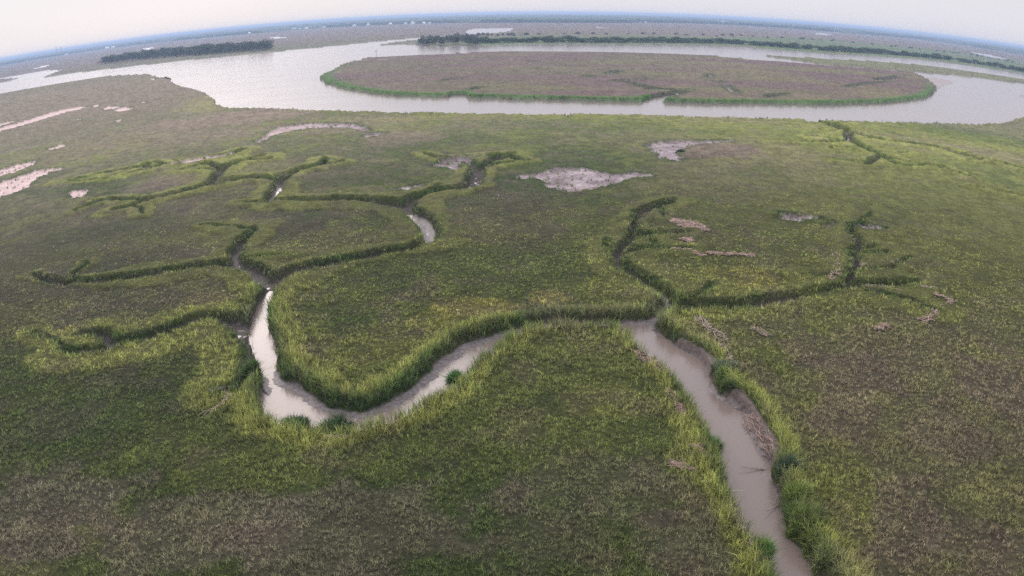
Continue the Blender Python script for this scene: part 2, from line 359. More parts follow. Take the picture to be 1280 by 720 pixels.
# vegetation zones seen in the photograph: kind 0 brown-mauve short grass, 1 lime, 2 deep green, 3 grey straw, 4 ochre
ZONES = [(880,188,75,11,0,.9),(915,150,60,5,0,.45),(290,148,75,9,0,.9),(430,158,120,9,0,.4),(500,172,50,10,0,.5),(640,147,260,4,4,.3),
 (60,645,120,60,3,.8),(240,665,160,50,3,.62),(420,660,160,55,3,.6),(900,690,100,60,3,.5),(740,600,110,50,3,.35),(1150,480,170,110,3,.25),(1150,560,240,190,4,.16),(1150,560,240,190,0,.28),(1060,500,50,70,0,.45),(1120,650,60,60,0,.45),(1240,690,70,40,0,.4),(1180,540,50,40,0,.35),(1260,470,60,40,0,.5),
 (1180,300,160,60,1,.38),(1080,260,180,50,1,.3),(760,500,60,28,1,.75),(870,560,40,50,1,.5),(690,420,110,30,1,.5),(560,460,40,40,1,.3),
 (440,445,90,25,1,.6),(590,385,60,14,4,.9),(690,372,30,12,4,.9),(545,400,40,14,4,.6),(500,420,60,25,1,.5),(780,360,90,14,1,.7),(770,300,30,30,1,.7),(940,350,90,16,4,.8),(860,345,60,12,1,.6),
 (870,400,40,18,1,.8),(960,560,40,60,1,.75),(1040,640,50,90,1,.8),(985,620,25,80,2,.35),(240,390,70,10,1,.7),(260,380,40,14,4,.35),(150,310,140,12,1,.35),(270,300,30,18,1,.6),(430,300,110,14,1,.6),(360,320,40,14,1,.6),(560,285,70,25,1,.4),
 (600,300,40,18,4,.25),(330,380,60,30,0,.0),(380,350,30,25,1,.5),(385,420,30,40,1,.4),(165,240,50,10,2,.6),(110,235,60,12,2,.5),(30,225,50,10,2,.6),(180,235,25,7,3,.5),(215,230,35,9,0,.5),(265,210,60,16,1,.4),
 (330,215,40,12,1,.4),(460,240,140,8,1,.6),(650,235,90,18,2,.4),(700,200,110,14,2,.35),(280,131,45,8,1,.8),(260,126,20,6,1,.7),(190,170,160,18,0,.35),(60,130,140,20,0,.45),(90,120,170,34,0,.35),(150,105,180,16,0,.25),
 (60,320,160,120,2,.10),(140,560,220,90,2,.08),(560,600,200,120,2,.10),(640,330,130,40,2,.2),(640,270,100,50,0,.3),(1110,180,160,12,1,.35),(1210,190,90,9,0,.4),(1190,165,120,8,2,.2)]

LIN = dict(base=(.070,.090,.026), lime=(.162,.172,.048), deep=(.028,.064,.016), brown=(.160,.124,.092), straw=(.150,.130,.092), ochre=(.205,.195,.05), mud=(.085,.062,.054), wet=(.115,.098,.095), pan=(.27,.225,.23))
LIN = {k: np.array(v) for k, v in LIN.items()}
def mix(c, d, t): return c + (d - c) * t[:, None]

def levee(P, f):
    """taller bright stand on the raised creek levees, with a crisp inner edge"""
    x, y = P[:, 0], P[:, 1]
    wv = .8 + 7.0 * fbm(x * .045, y * .045, 123, 3) * np.clip(f['dep'] / 1.6, .35, 1.1)
    wv = wv * np.where(f['dep'] < 1.6, 1.5 * sst(.12, .42, fbm(x * .022, y * .022, 127, 2)), sst(.25, .50, fbm(x * .022, y * .022, 127, 2)) * .72)
    s = f['sd'] + 1.6 * (fbm(x * .5, y * .5, 129, 2) - .5)
    return sst(-.2, .6, s) * sst(.6, -.6, s - wv) * (f['D'] < 420) * sst(3, 6, f['river'])

def veg_color(P, f):
    x, y = P[:, 0], P[:, 1]; D = f['D']
    n1 = fbm(x * .012, y * .012, 21, 4); n2 = fbm(x * .05, y * .05, 41, 3); n3 = fbm(x * .25, y * .25, 61, 3)
    c = np.tile(LIN['base'], (len(P), 1))
    az = x / np.maximum(D, 1)
    # right-hand marsh is a yellower stand, far marsh browner
    c = mix(c, LIN['lime'] * .9, .58 * sst(-.1, .4, az) * sst(60, 140, D) + .2 * sst(.05, .4, az))
    c = mix(c, LIN['brown'], np.clip(.6 * sst(.48, .70, n1) * (.35 + .65 * n2), 0, 1))
    c = mix(c, LIN['lime'], .30 * sst(.56, .64, n2 + .25 * (n3 - .5)))
    c = mix(c, LIN['deep'], .3 * sst(.5, .25, n2))
    far = sst(425, 445, D)
    isle = (f['isl'] < 0) * 1.0
    c = mix(c, np.array([.105,.100,.070]), far * (1 - isle) * .55)
    st = fbm(x * .006, y * .022, 87, 4)
    c = mix(c, np.array([.100,.066,.066]), isle * (.58 + .36 * sst(.38, .6, st)))
    c = mix(c, LIN['lime'] * .8, isle * .3 * sst(.58, .72, fbm(x * .008, y * .02, 97, 3)))
    c = mix(c, np.array([.12,.088,.078]), sst(1300, 2200, D) * .8)
    c = mix(c, np.array([.070,.115,.038]), .85 * (poly_sd(P, G_PEN, 5) < 0) * (.5 + .5 * sst(.35, .6, fbm(x * .01, y * .02, 171, 3))))
    warp = (n3 - .5) * 1.1 + (n2 - .5) * .7
    for (px, py, rx, ry, k, s) in ZONES:
        if s <= 0: continue
        w = zone(P, px, py, rx, ry, warp) * s
        c = mix(c, (LIN['brown'], LIN['lime'], LIN['deep'], LIN['straw'], LIN['ochre'])[k], w)
    # creek-side stands: lime levee grass, dark tall grass right at the edge
    s = f['sd']
    near = np.where(D < 420, 1.0, 0.0)
    lev = levee(P, f)
    c = mix(c, LIN['lime'] * 1.12, lev * (.66 + .34 * sst(.35, .6, fbm(x * .16, y * .16, 133, 2))))
    ed = sst(1.5, .2, s) * near
    c = mix(c, LIN['deep'], .75 * ed * (.4 + .6 * n3))
    edf = sst(13.9, 5, f['river']) * isle * (y < 900)
    c = mix(c, np.array([.04,.06,.025]), isle * .75 * sst(5.0, 1.0, s) * (f['river'] > 3))
    c = mix(c, np.array([.045,.105,.020]), .9 * edf * sst(900, 640, D))
    edn = sst(10, 2, f['river']) * (1 - far)
    c = mix(c, LIN['lime'] * .75, .3 * edn)
    pr = sst(3.2, .8, f['pan'])
    c = mix(c, LIN['deep'], .55 * pr)
    n4 = fbm(x * .13, y * .13, 151, 3)
    c = mix(c, LIN['brown'] * .75, .35 * sst(.58, .75, n4) * near)
    c *= (.62 + .45 * n3 + .38 * n4 + .55 * sst(120, 260, D) * (vnoise(x * 1.0, y * .55, 163) - .5))[:, None]
    return c

def heights(P, f):
    s, D = f['sd'], f['D']
    ins = np.clip(-s, 0, 50)
    z = .10 * (fbm(P[:, 0] * .08, P[:, 1] * .08, 5) - .5) * 2
    prof = sst(0, 1, ins / f['bw'])
    rough = .34 * (fbm(P[:, 0] * 1.3, P[:, 1] * 1.3, 15) - .5)
    sh = f['bw'] > 1.6
    shp = -1.22 * sst(0, 1, ins / 1.0) - .30 * np.clip((ins - 1.0) / np.maximum(f['bw'] - 1.0, .3), 0, 1) - 1.4 * sst(0, 1, (ins - f['bw']) / 1.6)
    z = z + np.where(sh, shp, -f['dep'] * prof) + rough * sst(0, .8, ins) * sst(4, 2.2, ins * 0 + f['dep'])
    zp = -.28 * sst(0, 1.0, -f['pan'])
    z = z + zp
    z = np.where(f['bar'] < 40, np.maximum(z, -1.45 + .22 * sst(1, -4, f['bar']) - 3 * sst(0, 10, f['bar'])), z)
    veg = sst(-.25, .35, s) * sst(-.2, .4, f['pan'])
    lim = np.where(f['bw'] > 1.5, .85, np.where(f['dep'] > 2.5, .55, .65)) * (.5 + fbm(P[:, 0] * .3, P[:, 1] * .3, 303, 2))
    lim = lim - 1.6 * sst(2.0, 1.0, f['slope'])
    veg = veg * (1 - sst(1.5, .9, f['slope']))
    vcov = sst(-lim - .35, -lim + .25, s) * sst(-.2, .4, f['pan'])
    return z, veg, vcov, lim

# ------------------------------------------------------------------ materials
def mat_new(name):
    m = bpy.data.materials.new(name); m.use_nodes = True
    nt = m.node_tree; b = nt.nodes['Principled BSDF']
    return m, nt, b
def simple(name, col, rough=.7, var=.15, scale=3.0, metal=0.0):
    m, nt, b = mat_new(name)
    n = nt.nodes.new('ShaderNodeTexNoise'); n.inputs['Scale'].default_value = scale; n.inputs['Detail'].default_value = 4
    tc = nt.nodes.new('ShaderNodeTexCoord'); nt.links.new(tc.outputs['Object'], n.inputs['Vector'])
    mr = nt.nodes.new('ShaderNodeMapRange'); mr.inputs[3].default_value = 1 - var; mr.inputs[4].default_value = 1 + var
    nt.links.new(n.outputs[0], mr.inputs[0])
    mx = nt.nodes.new('ShaderNodeMix'); mx.data_type = 'RGBA'; mx.blend_type = 'MULTIPLY'; mx.inputs[0].default_value = 1
    mx.inputs[6].default_value = (*col, 1); nt.links.new(mr.outputs[0], mx.inputs[7]); nt.links.new(mx.outputs[2], b.inputs['Base Color'])
    b.inputs['Roughness'].default_value = rough; b.inputs['Metallic'].default_value = metal
    return m

def ground_mat():
    m, nt, b = mat_new('marsh_soil_and_grass')
    at_ = nt.nodes.new('ShaderNodeAttribute'); at_.attribute_name = 'Col'
    geo = nt.nodes.new('ShaderNodeNewGeometry')
    tot = None
    def noise(scale, det, r0, r1, sy=1.0):
        mp = nt.nodes.new('ShaderNodeMapping'); mp.inputs['Scale'].default_value = (1, sy, 1)
        nt.links.new(geo.outputs['Position'], mp.inputs['Vector'])
        n = nt.nodes.new('ShaderNodeTexNoise'); n.inputs['Scale'].default_value = scale; n.inputs['Detail'].default_value = det; n.inputs['Roughness'].default_value = .65
        nt.links.new(mp.outputs[0], n.inputs['Vector'])
        mr = nt.nodes.new('ShaderNodeMapRange'); mr.inputs[1].default_value = .28; mr.inputs[2].default_value = .72
        mr.inputs[3].default_value = r0; mr.inputs[4].default_value = r1
        nt.links.new(n.outputs[0], mr.inputs[0]); return n, mr
    n1, m1 = noise(1.6, 6, .42, 1.6); n2, m2 = noise(.22, 5, .75, 1.25)
    def mul(a, b_):
        x = nt.nodes.new('ShaderNodeMath'); x.operation = 'MULTIPLY'; nt.links.new(a, x.inputs[0]); nt.links.new(b_, x.inputs[1]); return x.outputs[0]
    k = mul(m1.outputs[0], m2.outputs[0])
    mx = nt.nodes.new('ShaderNodeMix'); mx.data_type = 'RGBA'; mx.blend_type = 'MULTIPLY'; mx.inputs[0].default_value = 1
    nt.links.new(at_.outputs['Color'], mx.inputs[6]); nt.links.new(k, mx.inputs[7]); nt.links.new(mx.outputs[2], b.inputs['Base Color'])
    # alpha channel carries wetness of bare mud
    mr = nt.nodes.new('ShaderNodeMapRange'); mr.inputs[3].default_value = .95; mr.inputs[4].default_value = .30
    nt.links.new(at_.outputs['Alpha'], mr.inputs[0]); nt.links.new(mr.outputs[0], b.inputs['Roughness'])
    sp = nt.nodes.new('ShaderNodeMapRange'); sp.inputs[3].default_value = .08; sp.inputs[4].default_value = .5
    nt.links.new(at_.outputs['Alpha'], sp.inputs[0]); nt.links.new(sp.outputs[0], b.inputs['Specular IOR Level'])
    bp = nt.nodes.new('ShaderNodeBump'); bp.inputs['Strength'].default_value = .55; bp.inputs['Distance'].default_value = .35
    nt.links.new(n1.outputs[0], bp.inputs['Height']); nt.links.new(bp.outputs[0], b.inputs['Normal'])
    return m

def blade_mat(name='cordgrass', trans=.45):
    m = bpy.data.materials.new(name); m.use_nodes = True; nt = m.node_tree; nt.nodes.clear()
    o = nt.nodes.new('ShaderNodeOutputMaterial'); a = nt.nodes.new('ShaderNodeAttribute'); a.attribute_name = 'Col'
    geo = nt.nodes.new('ShaderNodeNewGeometry'); n = nt.nodes.new('ShaderNodeTexNoise'); n.inputs['Scale'].default_value = .9; n.inputs['Detail'].default_value = 3
    nt.links.new(geo.outputs['Position'], n.inputs['Vector'])
    mr = nt.nodes.new('ShaderNodeMapRange'); mr.inputs[1].default_value = .3; mr.inputs[2].default_value = .7; mr.inputs[3].default_value = .75; mr.inputs[4].default_value = 1.3
    nt.links.new(n.outputs[0], mr.inputs[0])
    mx = nt.nodes.new('ShaderNodeMix'); mx.data_type = 'RGBA'; mx.blend_type = 'MULTIPLY'; mx.inputs[0].default_value = 1
    nt.links.new(a.outputs['Color'], mx.inputs[6]); nt.links.new(mr.outputs[0], mx.inputs[7])
    d = nt.nodes.new('ShaderNodeBsdfPrincipled'); d.inputs['Roughness'].default_value = .6; d.inputs['Specular IOR Level'].default_value = .25
    t = nt.nodes.new('ShaderNodeBsdfTranslucent'); ms = nt.nodes.new('ShaderNodeMixShader'); ms.inputs[0].default_value = trans
    nt.links.new(mx.outputs[2], d.inputs['Base Color']); nt.links.new(mx.outputs[2], t.inputs['Color'])
    nt.links.new(d.outputs[0], ms.inputs[1]); nt.links.new(t.outputs[0], ms.inputs[2]); nt.links.new(ms.outputs[0], o.inputs['Surface'])
    return m

def water_mat():
    m, nt, b = mat_new('muddy_tidal_water')
    geo = nt.nodes.new('ShaderNodeNewGeometry')
    n0 = nt.nodes.new('ShaderNodeTexNoise'); n0.inputs['Scale'].default_value = .02; n0.inputs['Detail'].default_value = 4
    nt.links.new(geo.outputs['Position'], n0.inputs['Vector'])
    cr_ = nt.nodes.new('ShaderNodeMix'); cr_.data_type = 'RGBA'; cr_.inputs[6].default_value = (.135,.106,.092,1); cr_.inputs[7].default_value = (.165,.130,.114,1)
    nt.links.new(n0.outputs[0], cr_.inputs[0]); nt.links.new(cr_.outputs[2], b.inputs['Base Color'])
    b.inputs['IOR'].default_value = 1.333; b.inputs['Roughness'].default_value = .17
    n1 = nt.nodes.new('ShaderNodeTexNoise'); n1.inputs['Scale'].default_value = .8; n1.inputs['Detail'].default_value = 5; n1.inputs['Distortion'].default_value = .4
    nt.links.new(geo.outputs['Position'], n1.inputs['Vector'])
    bp = nt.nodes.new('ShaderNodeBump'); bp.inputs['Strength'].default_value = .06; bp.inputs['Distance'].default_value = .10
    mpw = nt.nodes.new('ShaderNodeMapping'); mpw.inputs['Scale'].default_value = (1, 3.2, 1); mpw.inputs['Rotation'].default_value = (0, 0, .3)
    nt.links.new(geo.outputs['Position'], mpw.inputs['Vector']); nw = nt.nodes.new('ShaderNodeTexNoise'); nw.inputs['Scale'].default_value = .012; nw.inputs['Detail'].default_value = 6
    nt.links.new(mpw.outputs[0], nw.inputs['Vector']); mrw = nt.nodes.new('ShaderNodeMapRange'); mrw.inputs[1].default_value = .35; mrw.inputs[2].default_value = .65
    mrw.inputs[3].default_value = .165; mrw.inputs[4].default_value = .180; nt.links.new(nw.outputs[0], mrw.inputs[0]); nt.links.new(mrw.outputs[0], b.inputs['Roughness'])
    nt.links.new(n1.outputs[0], bp.inputs['Height']); nt.links.new(bp.outputs[0], b.inputs['Normal'])
    return m

GM = ground_mat(); BM = blade_mat(); WM = water_mat()

# ------------------------------------------------------------------ ground sheet (rings round the point under the camera)
PXF = 1024 / 1280 * F
az_f = np.arange(-.98, .98, 1 / (PXF * 1.05))
az_c = np.arange(.98, 2 * math.pi - .98, .06)[1:]
AZ = np.concatenate([az_f, [.98], az_c])            # closed ring
dep = np.concatenate([np.linspace(math.radians(88), math.radians(47), 10), np.arange(math.radians(46.8), .0028, -1 / (PXF * 1.25))])
RAD = H / np.tan(dep); RAD = np.concatenate([RAD, [22000, 32000, 60000]])
na, nr = len(AZ), len(RAD)
gx = np.outer(RAD, np.sin(AZ)).ravel(); gy = np.outer(RAD, np.cos(AZ)).ravel()
P = np.stack([gx, gy], 1)
f = field(P)
z, veg, vcov, lim = heights(P, f)
vc = veg_color(P, f)
D = f['D']
tall = sst(6, 1.0, f['sd']) * .55
canopy = (.12 + .45 * levee(P, f) * sst(70, 170, D) + .44 * sst(110, 300, D) + tall * sst(90, 300, D)) * veg
canopy *= .75 + .5 * fbm(P[:, 0] * .5, P[:, 1] * .5, 55, 2)
canopy *= sst(9000, 4000, D)
Z = z + canopy
open_mud = np.maximum(sst(1.6, 2.2, f['bw']), sst(2.4, 2.7, f['dep'])); open_mud = np.maximum(open_mud, (np.abs(f['dep'] - 1.5) < .01) * 1.0)
soil = mix(np.tile(LIN['mud'], (len(P), 1)), LIN['wet'], sst(-.9, -1.35, z) * open_mud)
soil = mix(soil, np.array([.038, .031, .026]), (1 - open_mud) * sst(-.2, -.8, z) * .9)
pc = mix(np.tile(LIN['pan'], (len(P), 1)), np.array([.15,.12,.12]), sst(.3, .7, fbm(P[:, 0] * .2, P[:, 1] * .2, 71)))
pc *= (.62 + .7 * fbm(P[:, 0] * .8, P[:, 1] * .8, 73, 4))[:, None]
pink_sheen = sst(-.15, -.45, P[:, 0] / np.maximum(D, 1))
pc = mix(pc, np.array([.48,.35,.33]), pink_sheen * .8)  # bright pink wet sheen of the left-hand pans, painted into their colour
inpan = sst(.1, -.25, f['pan'])
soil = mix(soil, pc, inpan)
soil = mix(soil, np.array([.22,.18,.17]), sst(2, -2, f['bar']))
vcd = vc * .30          # litter and stem bases, with shade between near blades put into the colour
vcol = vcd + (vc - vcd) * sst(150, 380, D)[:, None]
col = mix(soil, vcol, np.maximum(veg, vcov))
wet = (1 - np.maximum(veg, vcov)) * np.clip((.15 + .4 * open_mud) * (1 - inpan) + .25 * pink_sheen, 0, 1)
col4 = np.concatenate([col, wet[:, None]], 1)
ii = np.arange(nr - 1)[:, None] * na; jj = np.arange(na)[None, :]; j2 = (jj + 1) % na
Fq = np.stack([ii + jj, ii + j2, ii + na + j2, ii + na + jj], -1).reshape(-1, 4)
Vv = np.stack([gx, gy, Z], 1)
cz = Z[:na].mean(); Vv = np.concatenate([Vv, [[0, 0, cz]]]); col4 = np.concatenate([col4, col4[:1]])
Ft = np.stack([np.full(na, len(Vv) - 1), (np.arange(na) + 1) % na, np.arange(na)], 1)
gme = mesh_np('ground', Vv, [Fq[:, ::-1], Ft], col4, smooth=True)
ground = new_obj('ground', gme, GM); tag(ground, kind='structure')
print('ground', len(Vv), time.time() - T0)

# water: one sheet under the whole marsh
wm = MB(); S = 60000
wm.poly([(-S, -S, WATER_Z), (S, -S, WATER_Z), (S, S, WATER_Z), (-S, S, WATER_Z)], [(0, 1, 2, 3)])
water = new_obj('water', wm.mesh('water'), WM); tag(water, kind='structure')

# ------------------------------------------------------------------ grass blades
def blades(base, hgt, wid, col, per, spread, lean=.45, seed=1):
    """base (n,3), per blades each -> verts, faces, colours"""
    rg = np.random.default_rng(seed)
    n = len(base); N = n * per
    b = np.repeat(base, per, 0).astype(np.float64); h = np.repeat(hgt, per) * rg.uniform(.6, 1.25, N); w = np.repeat(wid, per) * rg.uniform(.6, 1.3, N)
    sp = np.repeat(spread, per)
    a = rg.uniform(0, 2 * np.pi, N); r = np.sqrt(rg.uniform(0, 1, N)) * sp
    b[:, 0] += np.cos(a) * r; b[:, 1] += np.sin(a) * r
    la = a + rg.normal(0, .7, N); ln = np.abs(rg.normal(0, lean, N)) + .06
    lx = np.cos(la) * ln * h; ly = np.sin(la) * ln * h
    fa = rg.uniform(0, 2 * np.pi, N); ux = np.cos(fa) * w * .5; uy = np.sin(fa) * w * .5
    V = np.empty((N, 5, 3), np.float32)
    V[:, 0] = b; V[:, 0, 0] -= ux * .7; V[:, 0, 1] -= uy * .7
    V[:, 1] = b; V[:, 1, 0] += ux * .7; V[:, 1, 1] += uy * .7
    m = b.copy(); m[:, 0] += lx * .35; m[:, 1] += ly * .35; m[:, 2] += h * .6
    V[:, 2] = m; V[:, 2, 0] += ux; V[:, 2, 1] += uy
    V[:, 3] = m; V[:, 3, 0] -= ux; V[:, 3, 1] -= uy
    t = b.copy(); t[:, 0] += lx; t[:, 1] += ly; t[:, 2] += h * (1 - .25 * np.minimum(ln, 1))
    V[:, 4] = t
    k = np.arange(N)[:, None] * 5
    Q = k + np.array([[0, 1, 2, 3]]); T = k + np.array([[3, 2, 4]])
    c = np.repeat(col, per, 0) * rg.uniform(.50, 1.60, N)[:, None]
    dead = rg.uniform(0, 1, N) < .10
    c[dead] = c[dead] * .3 + LIN['straw'] * 1.1
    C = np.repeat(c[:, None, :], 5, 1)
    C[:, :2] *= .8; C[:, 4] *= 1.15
    return V.reshape(-1, 3), [Q, T], C.reshape(-1, 3)

def in_frame(P3, mg=90):
    x, y = project(P3); return (x > -mg) & (x < W0 + mg) & (y > -20) & (y < H0 + mg)

S0 = .37; D0 = 85.0
def sample_tufts():
    out = []
    edges = np.concatenate([[46, D0], D0 * np.exp(np.linspace(0, math.log(470 / D0), 40))[1:]])
    for a, b in zip(edges[:-1], edges[1:]):
        s = S0 * max(1, ((a + b) / 2 / D0) ** 1.0)
        n = int(.5 * (b * b - a * a) * 1.86 / s**2)
        r = np.sqrt(RNG.uniform(a * a, b * b, n)); t = RNG.uniform(-.93, .93, n)
        out.append(np.stack([r * np.sin(t), r * np.cos(t), np.full(n, s)], 1))
    return np.concatenate(out)
WR = [
 ('reed_wrack', [(838,275),(851,277),(868,283),(879,289)], 2.3, 'largest pink mat of dead reeds, on the green marsh beside the middle right creek'),
 ('reed_wrack', [(855,298),(864,301)], 1.3, 'small pink reed mat just below the largest one beside the middle right creek'),
 ('reed_wrack', [(841,311),(862,314),(880,320)], 1.1, 'slender slanting pink reed mat, third down right of the narrow creek'),
 ('reed_wrack', [(884,316),(905,318),(925,318),(942,320)], .7, 'thin level line of dead reeds trailing right from the slanting pink mat'),
 ('reed_wrack', [(1046,317),(1047,325),(1048,333),(1043,345),(1040,351)], 1.2, 'upright broken pink reed mat left of the small forked creek'),
 ('reed_wrack', [(1076,330),(1088,334)], 1.2, 'small faint reed mat right beside the small forked creek'),
 ('reed_wrack', [(1150,402),(1160,399),(1166,394),(1168,387)], 1.0, 'orange tan reed heap by a small bare mud spot on the right marsh'),
 ('reed_wrack', [(1172,384),(1192,377),(1180,371),(1168,368)], .4, 'bent thin line of dead reeds above the orange tan heap at right'),
 ('reed_wrack', [(1098,412),(1106,407),(1112,408)], .8, 'small lone reed heap on the right marsh, left of the orange tan one'),
 ('reed_wrack', [(1080,356),(1105,360),(1130,366)], .5, 'pale reed line along the near side of the right creek end'),
 ('reed_wrack', [(1150,359),(1168,361)], .4, 'short pale reed line at the very end of the right creek'),
 ('reed_wrack', [(795,438),(805,446),(818,455),(828,463)], .95, 'pink reed mat on the left bank just below the creek junction'),
 ('reed_wrack', [(833,487),(842,496),(849,508),(855,520)], .65, 'pink reed streak on the left bank, second below the creek junction'),
 ('reed_wrack', [(840,580),(852,583),(864,588)], .45, 'short orange reed bundle in the lime grass left of the main creek'),
 ('reed_wrack', [(866,556),(875,562),(883,569)], .5, 'short tan reed bundle by the left bank above the orange one'),
 ('reed_wrack', [(910,628),(917,642),(925,655),(930,668)], .35, 'narrow reed line along the left bank in the lower part of the creek'),
 ('reed_wrack', [(938,680),(944,688),(950,698)], .35, 'lowest narrow reed line on the left bank near the picture bottom'),
 ('reed_wrack', [(873,397),(886,410),(899,419),(906,428)], .75, 'reed mat on the right bank point just below the creek junction'),
 ('reed_wrack', [(880,432),(896,428),(908,440),(916,456)], .55, 'ragged reed line behind the muddy notch of the right bank'),
 ('reed_wrack', [(941,410),(950,415),(962,419)], .5, 'small tan reed line in the grass right of the creek junction'),
 ('reed_wrack', [(253,519),(266,512),(278,506),(286,493),(281,489)], .42, 'curved pale reed loop in the grass left of the creek bend'),
 ('reed_wrack', [(262,489),(278,486),(293,483),(299,482)], .5, 'dark grey reed line above the pale loop left of the creek bend'),
 ('reed_wrack', [(408,547),(420,548),(434,547)], .4, 'short pale reed line below the clumps at the creek bend'),
 ('reed_wrack', [(928,502),(942,522),(956,543),(966,561)], .75, 'long strip of brown pink reed debris on the mud slope of the right bank'),
 ('reed_wrack', [(962,270-3),(968,268)], .5, 'tiny reed speck left of the bare pan on the right marsh'),
]
TP = sample_tufts()
TP = TP[in_frame(np.concatenate([TP[:, :2], np.zeros((len(TP), 1))], 1))]
ft = field(TP[:, :2])
zt, vt, _v, limt = heights(TP[:, :2], ft)
stray = (ft['slope'] > 1.2) & (ft['sd'] > -1.2) & (ft['bw'] < 2) & (RNG.uniform(0, 1, len(TP)) < .12)
keep = ((ft['sd'] > -limt) | stray) & ((ft['pan'] > -.1) | (RNG.uniform(0, 1, len(TP)) < .10))
for nm, pts, hw, lab in WR:
    keep &= line_d(TP[:, :2], np.array([at(px, py, .35) for px, py in pts])) > hw * (.35 + .6 * RNG.uniform(0, 1, len(TP)))
clump = fbm(TP[:, 0] * .9, TP[:, 1] * .9, 201, 2)
keep &= RNG.uniform(0, 1, len(TP)) < (.62 + .5 * sst(.30, .6, clump)) * (.45 + .7 * sst(.28, .5, fbm(TP[:, 0] * .42, TP[:, 1] * .42, 231, 2)))
TP = TP[keep]; zt = zt[keep]; clump = clump[keep]; ft = {k: v[keep] for k, v in ft.items()}
ct = veg_color(TP[:, :2], ft)
ct *= (.72 + .2 * vnoise(TP[:, 0] * .8, TP[:, 1] * .8, 203) + .75 * RNG.uniform(0, 1, len(TP)) ** 2)[:, None]
s = ft['sd']; DD = ft['D']
hg = .32 + .26 * clump + .36 * vnoise(TP[:, 0] * .33, TP[:, 1] * .33, 205) - .06 + sst(1.2, 2.8, ft['dep']) * (.60 * sst(3.0, .3, s) * (.5 + vnoise(TP[:, 0] * .25, TP[:, 1] * .25, 207)) + .25 * sst(7, 3, s)) + .3 * sst(3, .5, s) + .38 * levee(TP[:, :2], ft) + .25 * sst(2.5, .4, ft['pan'])
lod = np.maximum(1, DD / D0)
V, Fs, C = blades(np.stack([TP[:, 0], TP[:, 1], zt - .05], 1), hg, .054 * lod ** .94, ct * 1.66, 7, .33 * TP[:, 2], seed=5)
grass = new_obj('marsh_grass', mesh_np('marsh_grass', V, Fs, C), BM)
tag(grass, 'olive and lime cordgrass covering the whole near marsh between the creeks', 'grass', kind='stuff')
print('grass tufts', len(TP), 'blades', len(V) // 5, time.time() - T0)

# ------------------------------------------------------------------ trees
LEAF_D = blade_mat('live_oak_leaves', .3); BARK = simple('bark', (.09, .07, .055), .9)
def leaf_mesh(name, blobs, n, size, col, seed):
    rg = np.random.default_rng(seed)
    vs = []; w = np.array([b[3] * b[4] for b in blobs]); w = w / w.sum()
    pick = rg.choice(len(blobs), n, p=w)
    B_ = np.array(blobs)[pick]
    d = rg.normal(0, 1, (n, 3)); d /= np.linalg.norm(d, axis=1)[:, None]
    r = rg.uniform(.35, 1.05, n) ** .6
    c = B_[:, :3] + d * np.stack([B_[:, 3], B_[:, 3], B_[:, 4]], 1) * r[:, None]
    c[:, 2] = np.maximum(c[:, 2], .25)
    u = rg.normal(0, 1, (n, 3)); u /= np.linalg.norm(u, axis=1)[:, None]
    v = np.cross(u, rg.normal(0, 1, (n, 3))); v /= np.linalg.norm(v, axis=1)[:, None]
    s = size * rg.uniform(.6, 1.4, n)[:, None]
    V = np.stack([c - u * s * .5, c + v * s * .45, c + u * s * .5, c - v * s * .35], 1).reshape(-1, 3)
    Q = np.arange(n)[:, None] * 4 + np.array([[0, 1, 2, 3]])
    cc = np.array(col)[None] * rg.uniform(.45, 1.25, n)[:, None]
    cl = fbm(c[:, 0] * .8 + seed, c[:, 1] * .8 + c[:, 2], seed, 2)
    cc *= (.6 + .8 * cl)[:, None]
    return mesh_np(name, V, [Q], np.repeat(cc, 4, 0))
def tree_proto(seed, h, wdt, col, kind):
    rg = random.Random(seed); blobs = []
    k = 9 if kind != 'shrub' else 6
    for i in range(k):
        a = rg.uniform(0, 6.28); r = rg.uniform(0, .36) * wdt
        zc = h * (rg.uniform(.28, .80) if kind != 'shrub' else rg.uniform(.2, .75))
        q = rg.uniform(.20, .32)
        blobs.append((math.cos(a) * r, math.sin(a) * r, zc, wdt * q, h * q * .62))
    blobs.append((0, 0, h * .8, wdt * .24, h * .2))
    crown = leaf_mesh('crown', blobs, 620, wdt * .085, col, seed)
    t = MB(); t.bar((0, 0, -.6), (0, 0, h * .45), h * .028, h * .018, 7)
    for b in blobs[:5]: t.bar((0, 0, h * rg.uniform(.2, .4)), b[:3], h * .014, h * .005, 5)
    return crown, t.mesh('trunk')
def place_tree(proto, x, y, s, rz, label, cat, name, group, sz=1.0):
    e = empty(name, (x, y, 0.0), rz, s); e.scale = (s * 2.0 if 'hedge' in group or 'wood' in group else s * 2.6 if name == 'scrub_bush' else s * 1.25, s * 1.25, s * sz)
    tag(e, label, cat, group)
    c = bpy.data.objects.new('crown', proto[0]); COL.objects.link(c); c.parent = e
    t = bpy.data.objects.new('trunk', proto[1]); COL.objects.link(t); t.parent = e
    return e
OAK = [tree_proto(40 + i, 13, 13, (.050, .068, .034), 'oak') for i in range(4)]
HED = [tree_proto(60 + i, 9, 11, (.060, .105, .040), 'shrub') for i in range(4)]
SHR = [tree_proto(80 + i, 5, 7, (.038, .066, .030), 'shrub') for i in range(3)]
for pr in OAK + HED + SHR:
    pr[0].materials.append(LEAF_D); pr[1].materials.append(BARK)
